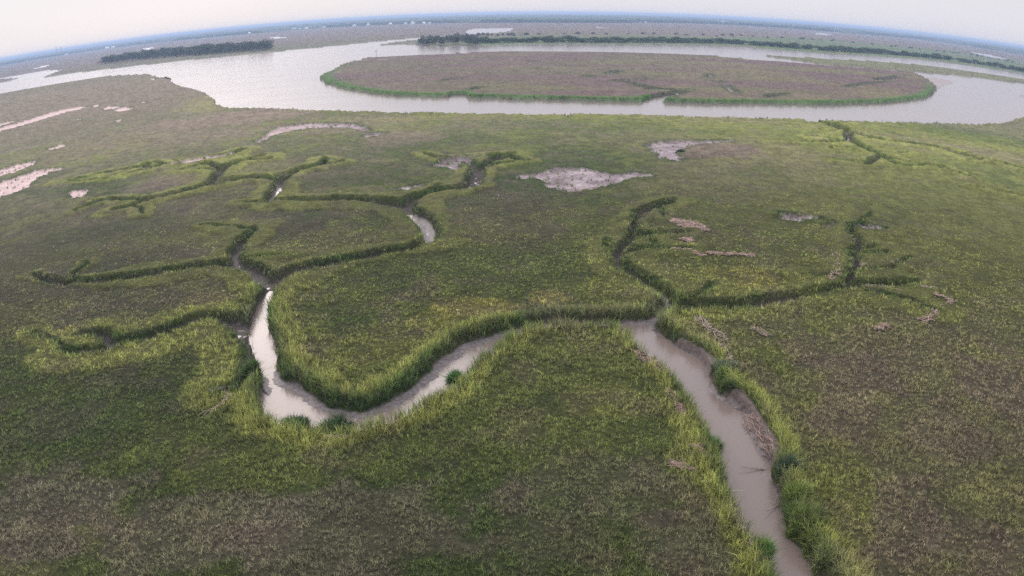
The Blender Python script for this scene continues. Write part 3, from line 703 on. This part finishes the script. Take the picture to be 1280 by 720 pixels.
def along(pts, t):
    L = [0.0]
    for a, b in zip(pts[:-1], pts[1:]): L.append(L[-1] + math.hypot(b[0] - a[0], b[1] - a[1]))
    q = t * L[-1]
    for i in range(len(pts) - 1):
        if q <= L[i + 1] or i == len(pts) - 2:
            k = (q - L[i]) / (L[i + 1] - L[i] + 1e-9)
            return (pts[i][0] + (pts[i+1][0] - pts[i][0]) * k, pts[i][1] + (pts[i+1][1] - pts[i][1]) * k)
rg = random.Random(5)
# wooded hammock across the river at left
FR = [at(x, y) for x, y in [(131, 80.5), (170, 75.5), (215, 71.5), (260, 68.5), (300, 65.5), (338, 62.8)]]
BK = [at(x, y) for x, y in [(140, 77.0), (178, 72.3), (222, 68), (262, 65.3), (300, 62.8), (334, 61)]]
for i in range(88):
    t = (i + rg.uniform(-.4, .4)) / 87; t = min(max(t, 0), 1); row = i % 4
    a = along(FR, t); b = along(BK, t); k = row / 3 + rg.uniform(-.1, .1)
    x, y = a[0] + (b[0] - a[0]) * k, a[1] + (b[1] - a[1]) * k
    place_tree(OAK[rg.randrange(4)], x, y, rg.uniform(1.25, 1.7), rg.uniform(.2, .8), 'dark broad tree in the dense wood across the river at far left', 'tree', 'oak_tree', 'trees of the wood across the river', rg.uniform(.85, 1.1))
# clump at the tip of the far peninsula
for i in range(30):
    px = rg.uniform(522, 612); py = 56.5 - rg.uniform(0, 5.0) * (1 if px > 535 else .3)
    x, y = at(px, py)
    place_tree(OAK[rg.randrange(4)], x, y, rg.uniform(.75, 1.25), rg.uniform(0, 6.28), 'rounded dark green tree in the clump on the tip of the far peninsula', 'tree', 'shore_tree', 'trees on the tip of the far peninsula', rg.uniform(.8, 1.1))
for i in range(12):
    px = 572 + i * 6.2 + rg.uniform(-2, 2); x, y = at(px, 45.2 + rg.uniform(-.8, .8))
    place_tree(OAK[rg.randrange(4)], x, y, rg.uniform(.55, .9), rg.uniform(0, 6.28), 'small dark tree in the row before the bright far lagoon', 'tree', 'lagoon_tree', 'trees before the far lagoon', rg.uniform(.6, .9))
HL = [at(x, y) for x, y in [(598,55.0),(640,53.6),(740,53.8),(829,53.8),(920,55.6),(978,60),(1040,64.6),(1100,67.8),(1142,71),(1189,76),(1236,82.8),(1292,92.5)]]
for i in range(132):
    t = (i + rg.uniform(-.35, .35)) / 131; x, y = along(HL, min(max(t, 0), 1))
    y += rg.uniform(0, 26) * (1 if i % 3 == 0 else .25)
    place_tree(HED[rg.randrange(4)], x, y, rg.uniform(1.2, 1.6), rg.uniform(-.3, .3), 'green bushy tree in the long hedge along the far river bank', 'tree', 'hedge_tree', 'hedge trees along the far river bank', rg.uniform(.6, .9))
B2 = [(655,44),(700,43.2),(740,42.6),(770,42.9),(850,44.2),(903,45.6),(921,45),(960,47.6),(1000,49.3),(1040,51),(1075,54),(1110,58),(1150,61.5),(1198,67.5),(1215,69),(1270,79)]
B2W = [at(*p) for p in B2]
for i in range(46):
    t = (i + rg.uniform(-.5, .5)) / 45; x, y = along(B2W, min(max(t, 0), 1))
    place_tree(SHR[rg.randrange(3)], x, y + rg.uniform(-40, 40), rg.uniform(.7, 1.5), rg.uniform(-.3, .3), 'low dark bush scattered over the flat land behind the far hedge', 'bush', 'scrub_bush', 'bushes behind the far hedge', rg.uniform(.7, 1))

# far-off wood on the horizon: one mass of crowns
def forest(bands, seed):
    VV = []; FF = []; CC = []; off = 0
    for (pts, thick, step, h0, h1) in bands:
        A = [at(*p) for p in pts]
        L = sum(math.hypot(b[0] - a[0], b[1] - a[1]) for a, b in zip(A[:-1], A[1:]))
        n = int(L / step) + 2; rows = max(3, int(thick / (step * 2.0)))
        g = np.array([along(A, i / (n - 1)) for i in range(n)])
        rd = g / np.linalg.norm(g, axis=1)[:, None]
        lay = [g - rd * 0, g - rd * 0] + [g + rd * (3 + thick * j / rows) for j in range(rows + 1)] + [g + rd * (thick + 5)]
        pts_ = np.stack(lay)             # rows, n, 2
        hh = np.zeros(pts_.shape[:2])
        for j in range(1, len(lay) - 1):
            q = pts_[j]
            gap = sst(.30, .42, vnoise(q[:, 0] * .004, q[:, 1] * .002, seed + 3))
            hh[j] = (h0 + (h1 - h0) * fbm(q[:, 0] * .018, q[:, 1] * .012, seed, 3) + 3.5 * (vnoise(q[:, 0] * .07, q[:, 1] * .05, seed + 7) - .5)) * (.25 + .75 * gap)
        hh[1] *= .8; hh[0] = -1; hh[-1] = -1
        m = pts_.shape[0]
        V = np.concatenate([pts_.reshape(-1, 2), hh.reshape(-1, 1)], 1)
        a = np.arange(m - 1)[:, None] * n + np.arange(n - 1)[None]
        Q = np.stack([a, a + 1, a + n + 1, a + n], -1).reshape(-1, 4) + off
        c = np.array([.036, .055, .028])[None] * (.6 + .9 * vnoise(V[:, 0] * .05, V[:, 1] * .05, seed + 9))[:, None]
        VV.append(V); FF.append(Q); CC.append(c); off += len(V)
    return mesh_np('distant_wood', np.concatenate(VV), [np.concatenate(FF)], np.concatenate(CC), smooth=False)
base = [(-60,97),(0,82.5),(60,72),(120,62.5),(180,55),(240,49),(300,43.5),(360,38.2),(420,34),(480,31),(540,29.2),(600,28.6),(640,28.6),(700,28.6),(760,28.8),(830,28.6),(900,30.5),(960,33.8),(1040,39.8),(1100,44.5),(1150,49.2),(1200,56),(1280,69),(1340,80)]
def shift(pts, d): return [(a, b - d) for a, b in pts]
bands = [(base, 800, 11, 12, 21), (shift(base, 1.9), 1000, 14, 12, 22), (shift(base, 3.6), 1800, 20, 13, 23), (shift(base, 5.2), 3500, 34, 14, 26), (shift(base, 7.0), 7000, 60, 16, 28)]
FM, nt, b = mat_new('distant_wood'); a_ = nt.nodes.new('ShaderNodeAttribute'); a_.attribute_name = 'Col'
nt.links.new(a_.outputs['Color'], b.inputs['Base Color']); b.inputs['Roughness'].default_value = .9; b.inputs['Specular IOR Level'].default_value = .1
fo = new_obj('distant_wood', forest(bands, 500), FM)
tag(fo, 'hazy blue belt of far-off woods along the whole horizon', 'wood', kind='stuff')

# ------------------------------------------------------------------ houses on the far shore
WALL = [simple('pale_wall', (.78, .76, .74)), simple('cream_wall', (.62, .57, .50)), simple('grey_wall', (.42, .43, .45))]
ROOFM = [simple('light_metal_roof', (.82, .83, .84), .5), simple('grey_shingle', (.40, .41, .43))]
GLASS = simple('dark_window', (.03, .035, .04), .15)
def house(px, py, wpx, hm, kind, label, roofk=0, gable=False, spire=False):
    x, y = at(px, py, 0, 7000); Dh = math.hypot(x, y); wdt = wpx * Dh / F; dpt = wdt * .6 + 4
    rz = -math.atan2(x, y)
    e = empty('far_house', (x, y, 0), rz); tag(e, label, 'house')
    m = MB(); m.box((0, 0, hm / 2 - .3), (wdt, dpt, hm + .6)); new_obj('wall', m.mesh('wall'), WALL[kind], e)
    r = MB(); o = .6; rh = hm * .45
    if gable:
        r.poly([(-wdt/2-o, -dpt/2-o, hm), (wdt/2+o, -dpt/2-o, hm), (wdt/2+o, dpt/2+o, hm), (-wdt/2-o, dpt/2+o, hm), (0, -dpt/2-o, hm+rh*1.6), (0, dpt/2+o, hm+rh*1.6)],
               [(0,4,5,3), (1,2,5,4), (0,1,4), (3,5,2), (0,3,2,1)])
    else:
        r.poly([(-wdt/2-o, -dpt/2-o, hm), (wdt/2+o, -dpt/2-o, hm), (wdt/2+o, dpt/2+o, hm), (-wdt/2-o, dpt/2+o, hm), (-wdt*.28, 0, hm+rh), (wdt*.28, 0, hm+rh)],
               [(0,1,5,4), (1,2,5), (2,3,4,5), (3,0,4), (0,3,2,1)])
    rf = new_obj('roof', r.mesh('roof'), ROOFM[roofk], e)
    n = max(2, int(wdt / 6)); 
    for i in range(n):
        wx = -wdt/2 + (i + .5) * wdt / n
        q = MB(); q.box((wx, -dpt/2 - .04, hm * .55), (1.6, .12, hm * .32)); new_obj('window', q.mesh('window'), GLASS, e)
    if spire:
        s_ = MB(); s_.bar((0, 0, hm + rh * .7), (0, 0, hm + rh * 3.4), wdt * .09, .3, 8); new_obj('spire', s_.mesh('spire'), ROOFM[0], e)
HS = [(8,80.5,6,7,0,0),(36,75.8,5,6,1,1),(44,74.4,9,7,0,0),(83,68.4,5,6,0,0),(134,60.8,6,8,0,0),(141.5,59.8,6,7,1,0),(149,58.6,5,6,2,1),(159,57.4,6,8,0,0),(178,55.0,4,6,0,0),
 (241,48.8,8,6,0,0),(269,46.2,4,10,0,0),(290,44.3,3.5,7,2,1),(297,43.7,4,7,1,0),(304,43.1,4,7,0,1),(312,42.4,4,7,1,0),(367.5,37.2,6,8,0,0),(375,37,4,6,1,1),(383,36.4,5,6,0,0),(405,35.2,6,6,2,0),
 (443,32.8,5,6,1,0),(453,32.2,6,8,0,0),(460.5,31.9,5,8,0,0),(488,30.9,4.5,7,1,0),(507,30.4,4,6,2,0),(516,30.2,6,9,0,0),(530,29.7,4,6,0,0),(537,29.6,4,6,1,1),(564,28.3,8,8,0,0),
 (606,27.4,5,7,1,0),(634,27,4,6,2,0),(654,26.8,5,7,0,0),(719,26.3,5,7,0,0),(727,26.5,7,7,0,0),(736,26.6,5,6,1,0),(787,27.0,4,8,0,0),(793.5,27.2,5,8,1,0),(801,28.6,3.5,5,2,1),(807,28.7,3.5,5,2,1),
 (904,30.4,6,11,0,0),(911,31.0,4,7,1,0),(1022,37.7,4,6,1,0),(1030,38.3,6,6,0,0),(1101,43.6,5,8,0,0),(1120,45.6,4,6,0,0),(1128,46.4,4,6,2,1),(1191,53.7,5,7,1,0)]
words = ['white','cream','grey']
for i, (px, py, wp_, hm_, k, rk) in enumerate(HS):
    if px == 904: lab = 'large white church-like house with a peaked roof and spire on the far shore'
    elif px == 564: lab = 'wide white house standing alone just above the left end of the far lagoon'
    else:
        side = 'far left' if px < 200 else 'above the river bend' if px < 420 else 'above the island tip' if px < 600 else 'middle skyline' if px < 820 else 'right skyline'
        grp = [h for h in HS if (h[0] < 200, h[0] < 420, h[0] < 600, h[0] < 820) == (px < 200, px < 420, px < 600, px < 820) and h[0] not in (904, 564)]
        o = ['first','second','third','fourth','fifth','sixth','seventh','eighth','ninth','tenth','eleventh'][[h[0] for h in grp].index(px)]
        lab = f'tiny {words[k]} far-shore house, {o} from left in the group {side}'
    house(px, py, wp_ * .95, hm_ * 1.1, k, lab, rk, gable=(i % 3 == 0), spire=(px == 904))

# ------------------------------------------------------------------ masts, pylons, marker, boat
STEEL = simple('galvanised_steel', (.45, .47, .50), .45, metal=.3); RUST = simple('weathered_timber', (.17, .14, .12), .9)
WHITE = simple('white_paint', (.80, .80, .80), .4); GREEN = simple('green_board', (.03, .22, .10), .5); BLUEP = simple('pale_blue_paint', (.35, .52, .66), .4)
def lattice_tower(px, py, h, wdt, name, label, cat, arms=0):
    x, y = at(px, py, 0, 6000); e = empty(name, (x, y, 0), -math.atan2(x, y)); tag(e, label, cat)
    lg = []
    for sx, sy in ((-1, -1), (1, -1), (1, 1), (-1, 1)):
        m = MB(); m.bar((sx * wdt, sy * wdt, -1), (sx * wdt * .18, sy * wdt * .18, h), .42, .28, 6); new_obj('leg', m.mesh('leg'), STEEL, e)
    m = MB(); n = 8
    for i in range(n):
        z0, z1 = h * i / n, h * (i + 1) / n; w0 = wdt * (1 - .82 * z0 / h); w1 = wdt * (1 - .82 * z1 / h)
        c0 = [(-w0, -w0), (w0, -w0), (w0, w0), (-w0, w0)]; c1 = [(-w1, -w1), (w1, -w1), (w1, w1), (-w1, w1)]
        for k in range(4):
            m.bar((*c0[k], z0), (*c1[(k + 1) % 4], z1), .16, .16, 4); m.bar((*c1[k], z1), (*c1[(k + 1) % 4], z1), .16, .16, 4)
    new_obj('bracing', m.mesh('bracing'), STEEL, e)
    for a in range(arms):
        m = MB(); zz = h * (.70 + .12 * a); m.bar((-h * .16, 0, zz), (h * .16, 0, zz), .3, .3, 5); m.bar((-h * .16, 0, zz), (0, 0, zz + 2.5), .15, .15, 4); m.bar((h * .16, 0, zz), (0, 0, zz + 2.5), .15, .15, 4)
        new_obj('cross_arm', m.mesh('cross_arm'), STEEL, e)
lattice_tower(72, 82.0, 61, 3.0, 'radio_mast', 'taller thin grey mast, left one of the pair on the left skyline', 'mast')
lattice_tower(78, 81.0, 58, 3.0, 'radio_mast', 'thin grey mast, right one of the pair on the left skyline', 'mast')
for i, (px, py) in enumerate([(985.5, 37.5), (991, 38), (1043, 41.8), (1047.5, 42.2)]):
    lattice_tower(px, py, 34, 3.0, 'power_pylon', 'pale power pylon, %s of the four before the woods right of the spired house' % ['first', 'second', 'third', 'last'][i], 'pylon', arms=3)

x, y = at(470.3, 71.6, WATER_Z); e = empty('channel_marker', (x, y, WATER_Z), -math.atan2(x, y)); tag(e, 'tall pile marker with small boards in the river behind the island tip', 'channel marker')
m = MB(); m.bar((0, 0, -2), (0, 0, 8.6), .28, .22, 10); new_obj('pile', m.mesh('pile'), RUST, e)
m = MB(); m.box((0, -.3, 7.8), (1.5, .08, 1.5)); new_obj('board', m.mesh('board'), GREEN, e)
m = MB(); m.box((0, -.3, 5.2), (1.8, .1, .35)); new_obj('crossbar', m.mesh('crossbar'), WHITE, e)
m = MB(); m.bar((0, 0, 8.6), (0, 0, 9.3), .18, .12, 8); new_obj('lamp', m.mesh('lamp'), WHITE, e)

x, y = at(160.5, 82.6, WATER_Z); e = empty('moored_boat', (x, y, WATER_Z), -math.atan2(x, y) + .15, 1.0); tag(e, 'small pale blue cabin boat moored at the bank below the wood', 'boat')
m = MB(); L = 6.5; secs = [(-L, 1.5, 1.3), (-L*.5, 1.9, 1.25), (0, 2.0, 1.3), (L*.5, 1.6, 1.5), (L*.85, .8, 1.8), (L*1.05, .05, 2.0)]
pts = []; fc = []
for i, (xx, wd, hh) in enumerate(secs):
    pts += [(xx, -wd, hh), (xx, -wd * .75, .1), (xx, 0, -.5), (xx, wd * .75, .1), (xx, wd, hh)]
for i in range(len(secs) - 1):
    for k in range(4): a = i * 5 + k; fc.append((a, a + 5, a + 6, a + 1))
    fc.append((i * 5 + 4, i * 5 + 9, i * 5 + 5, i * 5))
fc.append((0, 1, 2, 3, 4)); m.poly(pts, fc); new_obj('hull', m.mesh('hull'), WHITE, e)
m = MB(); m.box((-.6, 0, 2.3), (4.2, 2.4, 2.0)); new_obj('cabin', m.mesh('cabin'), BLUEP, e)
m = MB(); m.box((-.6, 0, 3.38), (4.8, 2.8, .14)); new_obj('cabin_roof', m.mesh('cabin_roof'), WHITE, e)
m = MB(); m.box((-.6, -1.22, 2.7), (3.4, .06, .6)); new_obj('window', m.mesh('window'), GLASS, e)

# ------------------------------------------------------------------ wrack: mats of dead reed stems lying on the marsh
STRAW = blade_mat('dead_reed', .1)
def ground_z(x, y):
    f_ = field(np.array([[x, y]])); return float(heights(np.array([[x, y]]), f_)[0][0])
WRW = []
for nm, pts, hw, lab in WR:
    W_ = [at(px, py, .35) for px, py in pts]; WRW.append((np.array(W_), hw))
    L = sum(math.hypot(b[0] - a[0], b[1] - a[1]) for a, b in zip(W_[:-1], W_[1:]))
    n = int(max(60, min(700, L * hw * 17))); rgn = np.random.default_rng(int(pts[0][0] * 7 + pts[0][1]))
    cx, cy_ = np.mean([p[0] for p in W_]), np.mean([p[1] for p in W_])
    t = rgn.uniform(0, 1, n); C0 = np.array([along(W_, q) for q in t])
    C1 = np.array([along(W_, min(q + .02, 1)) for q in t]); dr = C1 - C0; ang = np.arctan2(dr[:, 1], dr[:, 0]) + rgn.normal(0, .55, n)
    wv = hw * (.55 + .75 * vnoise(t * 6, t * 0, int(pts[0][0])))
    off = rgn.uniform(-1, 1, n) * wv
    nx = -np.sin(np.arctan2(dr[:, 1], dr[:, 0])); ny = np.cos(np.arctan2(dr[:, 1], dr[:, 0]))
    X = C0[:, 0] + nx * off; Y = C0[:, 1] + ny * off
    PP = np.stack([X, Y], 1); f_ = field(PP); zz = heights(PP, f_)[0]
    ok = f_['sd'] > (-9 if 'mud slope' in lab else -.1)
    Dm = math.hypot(cx, cy_); wd_ = .036 * max(1, Dm / 85)
    ln = rgn.uniform(.7, 1.9, n) * max(1, Dm / 150); zb_ = zz + .30 + rgn.uniform(0, .45, n) * (1 - np.abs(off) / (wv + .01) * .5)
    ux, uy = np.cos(ang) * ln / 2, np.sin(ang) * ln / 2; vx, vy = -np.sin(ang) * wd_, np.cos(ang) * wd_
    tl = rgn.normal(0, .10, n) * ln; rr = np.full(n, wd_ * .5)
    # each stem is a thin three-sided stick
    V = np.stack([np.stack([X - ux - vx, Y - uy - vy, zb_ - tl], 1), np.stack([X - ux + vx, Y - uy + vy, zb_ - tl], 1), np.stack([X - ux, Y - uy, zb_ - tl + wd_], 1),
                  np.stack([X + ux - vx * .6, Y + uy - vy * .6, zb_ + tl], 1), np.stack([X + ux + vx * .6, Y + uy + vy * .6, zb_ + tl], 1), np.stack([X + ux, Y + uy, zb_ + tl + wd_], 1)], 1)[ok]
    k = np.arange(len(V))[:, None] * 6
    Q = np.concatenate([k + np.array([[0, 3, 4, 1]]), k + np.array([[1, 4, 5, 2]]), k + np.array([[2, 5, 3, 0]])])
    dark = 'dark grey' in lab
    cb = np.array([.20, .16, .14]) if dark else (np.array([.42, .30, .245]) if 'pink' in lab or 'orange' in lab else np.array([.36, .29, .22]))
    c = cb[None] * rgn.uniform(.45, 1.25, len(V))[:, None]
    if len(V) == 0: print('EMPTY', lab); continue
    V = V - np.array([[[cx, cy_, 0]]])
    o = new_obj(nm, mesh_np(nm, V.reshape(-1, 3), [Q], np.repeat(c, 6, 0)), STRAW); o.location = (cx, cy_, 0)
    tag(o, lab, 'reed wrack')

# ------------------------------------------------------------------ single clumps and bushes on the banks
def clump_obj(name, px, py, z0, rad, h, col, lab, n=160, cat='grass clump', per=9):
    x, y = at(px, py, z0); rgn = np.random.default_rng(int(px))
    a = rgn.uniform(0, 6.28, n); r = np.sqrt(rgn.uniform(0, 1, n)) * rad * (.8 + .3 * np.sin(a * 3 + px) + .25 * np.sin(a * 5 + py))
    b = np.stack([np.cos(a) * r * 1.15, np.sin(a) * r, np.zeros(n)], 1)
    PP = b[:, :2] + np.array([[x, y]]); zz = heights(PP, field(PP))[0]
    zz = np.maximum(zz, WATER_Z - .3); zc = float(zz.min()); b[:, 2] = zz - zc - .1
    hh = h * (1.05 - .55 * (r / rad) ** 2) * (.55 + .9 * vnoise(b[:, 0] * 1.3 + px, b[:, 1] * 1.3 + py, 9))
    lodw = max(1, math.hypot(x, y) / D0)
    c = np.array(col)[None] * (rgn.uniform(.7, 1.3, n) * (.6 + .8 * vnoise(b[:, 0] * 1.1, b[:, 1] * 1.1, 4)))[:, None] * 1.25
    V, Fs, C = blades(b, hh, np.full(n, .065 * lodw), c, per, np.full(n, .25), lean=.5, seed=int(py))
    o = new_obj(name, mesh_np(name, V, Fs, C), BM); o.location = (x, y, zc)
    tag(o, lab, cat)
clump_obj('grass_clump', 568, 472, -.9, .95, 1.7, (.045, .12, .03), 'small round bright green clump standing in the creek water right of the bend')
clump_obj('grass_clump', 369, 522, .0, 1.7, 1.9, (.035, .075, .025), 'dark green oval clump at the lower creek bend, left of its twin', 240)
clump_obj('grass_clump', 420, 526, .0, 2.1, 1.9, (.035, .075, .025), 'wide dark green clump at the lower creek bend, right of its twin', 300)
clump_obj('marsh_bush', 1008, 652, .2, 2.0, 1.9, (.095, .130, .034), 'large fresh green bush on the right bank above the lowest one', 420, 'bush')
clump_obj('marsh_bush', 1034, 698, .2, 1.3, 1.6, (.115, .14, .055), 'round pale green bush lowest on the right bank', 260, 'bush')
clump_obj('marsh_bush', 996, 622, .2, 1.5, 1.8, (.095, .13, .03), 'small bright green bush on the right bank beside the water snag', 220, 'bush')
clump_obj('marsh_bush', 986, 588, .2, 1.3, 1.6, (.035, .062, .036), 'dark blue-green bush on the right bank above the branches in the water', 240, 'bush')
clump_obj('marsh_bush', 906, 462, .2, 1.7, 1.4, (.10, .13, .085), 'pale grey-green bush on the right bank above the mud slope', 380, 'bush')
clump_obj('marsh_bush', 912, 484, .0, .8, 1.0, (.07, .10, .03), 'small deep green bush hanging over the mud slope on the right bank', 200, 'bush')
clump_obj('marsh_bush', 850, 191, .0, 1.4, 1.2, (.03, .06, .02), 'dark bush standing in the right-hand bare mud pan', 200, 'bush')
clump_obj('marsh_bush', 209, 98, .0, 4.0, 2.2, (.03, .045, .025), 'dark bushy knob on the near river bank at upper left', 200, 'bush')
clump_obj('grass_clump', 316, 464, .0, 1.1, 1.9, (.055, .095, .026), 'tall green clump on the left bank where the creek turns', 260)

clump_obj('grass_clump', 1020, 676, .2, 1.2, 1.5, (.10, .13, .035), 'ragged light green clump between the two lowest bushes on the right bank', 200)
clump_obj('grass_clump', 993, 640, .0, .9, 1.3, (.06, .11, .03), 'small clump hanging over the water edge beside the large fresh green bush', 140)
clump_obj('grass_clump', 955, 690, .2, 1.0, 1.4, (.05, .12, .025), 'deep green clump on the left bank close to the bottom of the picture', 180)
clump_obj('grass_clump', 892, 548, .2, 1.1, 1.4, (.05, .13, .025), 'bright green clump on the left bank opposite the branch in the water', 180)
def snag(px, py, ang, lab):
    x, y = at(px, py, WATER_Z); rr = random.Random(int(px)); e = MB()
    p = Vector((0, 0, -.1)); d = Vector((math.cos(ang), math.sin(ang), .22))
    for i in range(5):
        q = p + d * .55 + Vector((rr.uniform(-.08, .08), rr.uniform(-.08, .08), rr.uniform(-.06, .04)))
        e.bar(p, q, .085 - i * .012, .075 - i * .012, 6)
        for k in range(2):
            b = q + Vector((math.cos(ang + rr.uniform(-1.2, 1.2)), math.sin(ang + rr.uniform(-1.2, 1.2)), rr.uniform(.0, .5))) * rr.uniform(.35, .8)
            e.bar(q, b, .035, .015, 5)
        p = q
    o = new_obj('snag', e.mesh('snag'), RUST); o.location = (x, y, WATER_Z); tag(o, lab, 'branch')
snag(960, 587, math.pi * .98, 'dark bare branch reaching from the right bank into the water below the mud slope')
snag(976, 629, math.pi * 1.25, 'dark dead branch in the water at the right bank, the lower of two')


# ------------------------------------------------------------------ haze, sky, sun
SUN_AZ = math.radians(-25); SUN_EL = math.radians(28)
hz = MB(); B = 40000; zb, zt_ = -4.5, 62.5
hz.box((0, 0, (zb + zt_) / 2), (2 * B, 2 * B, zt_ - zb))
hm = bpy.data.materials.new('haze'); hm.use_nodes = True; nt = hm.node_tree; nt.nodes.clear()
o_ = nt.nodes.new('ShaderNodeOutputMaterial'); pv = nt.nodes.new('ShaderNodeVolumePrincipled')
pv.inputs['Color'].default_value = (.46, .61, .86, 1); pv.inputs['Density'].default_value = 1.45e-4; pv.inputs['Anisotropy'].default_value = .2
nt.links.new(pv.outputs[0], o_.inputs['Volume'])
haze = new_obj('haze', hz.mesh('haze'), hm); tag(haze, kind='stuff')

w = bpy.data.worlds.new('World'); SC.world = w; w.use_nodes = True; nt = w.node_tree
bg = nt.nodes['Background']; sky = nt.nodes.new('ShaderNodeTexSky'); sky.sky_type = 'NISHITA'; sky.sun_disc = False
sky.sun_elevation = SUN_EL; sky.sun_rotation = SUN_AZ; sky.air_density = 1.0; sky.dust_density = 1.5; sky.ozone_density = 1.0; sky.altitude = 50
veil = nt.nodes.new('ShaderNodeMix'); veil.data_type = 'RGBA'; veil.inputs[0].default_value = .95; SKY_UP = 2.3; SKY_SUN = 1.0; SKY_COL = (4.32, 4.24, 4.58)
veil.inputs[7].default_value = (4.6, 4.4, 4.95, 1)
nt.links.new(sky.outputs[0], veil.inputs[6]); nt.links.new(veil.outputs[2], bg.inputs[0])
# thin bright overcast: paler and brighter above the horizon band and towards the veiled sun
tc = nt.nodes.new('ShaderNodeTexCoord'); sx = nt.nodes.new('ShaderNodeSeparateXYZ'); nt.links.new(tc.outputs['Generated'], sx.inputs[0])
e1 = nt.nodes.new('ShaderNodeMapRange'); e1.interpolation_type = 'SMOOTHSTEP'
for i_, v_ in zip((1, 2, 3, 4), (.07, .34, 1.0, SKY_UP)): e1.inputs[i_].default_value = v_
nt.links.new(sx.outputs[2], e1.inputs[0])
dt = nt.nodes.new('ShaderNodeVectorMath'); dt.operation = 'DOT_PRODUCT'; nt.links.new(tc.outputs['Generated'], dt.inputs[0])
dt.inputs[1].default_value = (math.sin(SUN_AZ) * math.cos(SUN_EL), math.cos(SUN_AZ) * math.cos(SUN_EL), math.sin(SUN_EL))
e2 = nt.nodes.new('ShaderNodeMapRange'); e2.interpolation_type = 'SMOOTHSTEP'
for i_, v_ in zip((1, 2, 3, 4), (.84, 1.0, 1.0, SKY_SUN)): e2.inputs[i_].default_value = v_
nt.links.new(dt.outputs['Value'], e2.inputs[0])
cl = nt.nodes.new('ShaderNodeTexNoise'); cl.inputs['Scale'].default_value = 2.2; cl.inputs['Detail'].default_value = 5
mpc = nt.nodes.new('ShaderNodeMapping'); mpc.inputs['Scale'].default_value = (1, 1, 7); nt.links.new(tc.outputs['Generated'], mpc.inputs[0]); nt.links.new(mpc.outputs[0], cl.inputs[0])
e3 = nt.nodes.new('ShaderNodeMapRange'); e3.inputs[3].default_value = .94; e3.inputs[4].default_value = 1.06; nt.links.new(cl.outputs[0], e3.inputs[0])
p1 = nt.nodes.new('ShaderNodeMath'); p1.operation = 'MULTIPLY'; nt.links.new(e1.outputs[0], p1.inputs[0]); nt.links.new(e2.outputs[0], p1.inputs[1])
p2 = nt.nodes.new('ShaderNodeMath'); p2.operation = 'MULTIPLY'; nt.links.new(p1.outputs[0], p2.inputs[0]); nt.links.new(e3.outputs[0], p2.inputs[1])
vm = nt.nodes.new('ShaderNodeVectorMath'); vm.operation = 'SCALE'; vm.inputs[0].default_value = SKY_COL; nt.links.new(p2.outputs[0], vm.inputs['Scale'])
nt.links.new(vm.outputs[0], veil.inputs[7])
bg.inputs[1].default_value = .10
sl = bpy.data.lights.new('sun', 'SUN'); sl.energy = .90; sl.angle = math.radians(38); sl.color = (1.0, .88, .80)
so = bpy.data.objects.new('sun', sl); COL.objects.link(so)
d = Vector((math.sin(SUN_AZ) * math.cos(SUN_EL), math.cos(SUN_AZ) * math.cos(SUN_EL), math.sin(SUN_EL)))
so.rotation_euler = d.to_track_quat('Z', 'Y').to_euler(); so.location = (0, 0, 30)

vs = SC.view_settings; vs.view_transform = 'Standard'; vs.look = 'None'; vs.gamma = 1; vs.use_curve_mapping = False; vs.exposure = 0.86
SC.render.film_transparent = False
cy = SC.cycles; cy.use_adaptive_sampling = False; cy.max_bounces = 6; cy.transparent_max_bounces = 4; cy.volume_bounces = 0; cy.use_denoising = False; cy.denoiser = "OPENIMAGEDENOISE"; cy.denoising_input_passes = "RGB_ALBEDO_NORMAL"; cy.denoising_prefilter = "ACCURATE"
cy.sample_clamp_indirect = 6; cy.caustics_reflective = False; cy.caustics_refractive = False
print('script done', time.time() - T0)
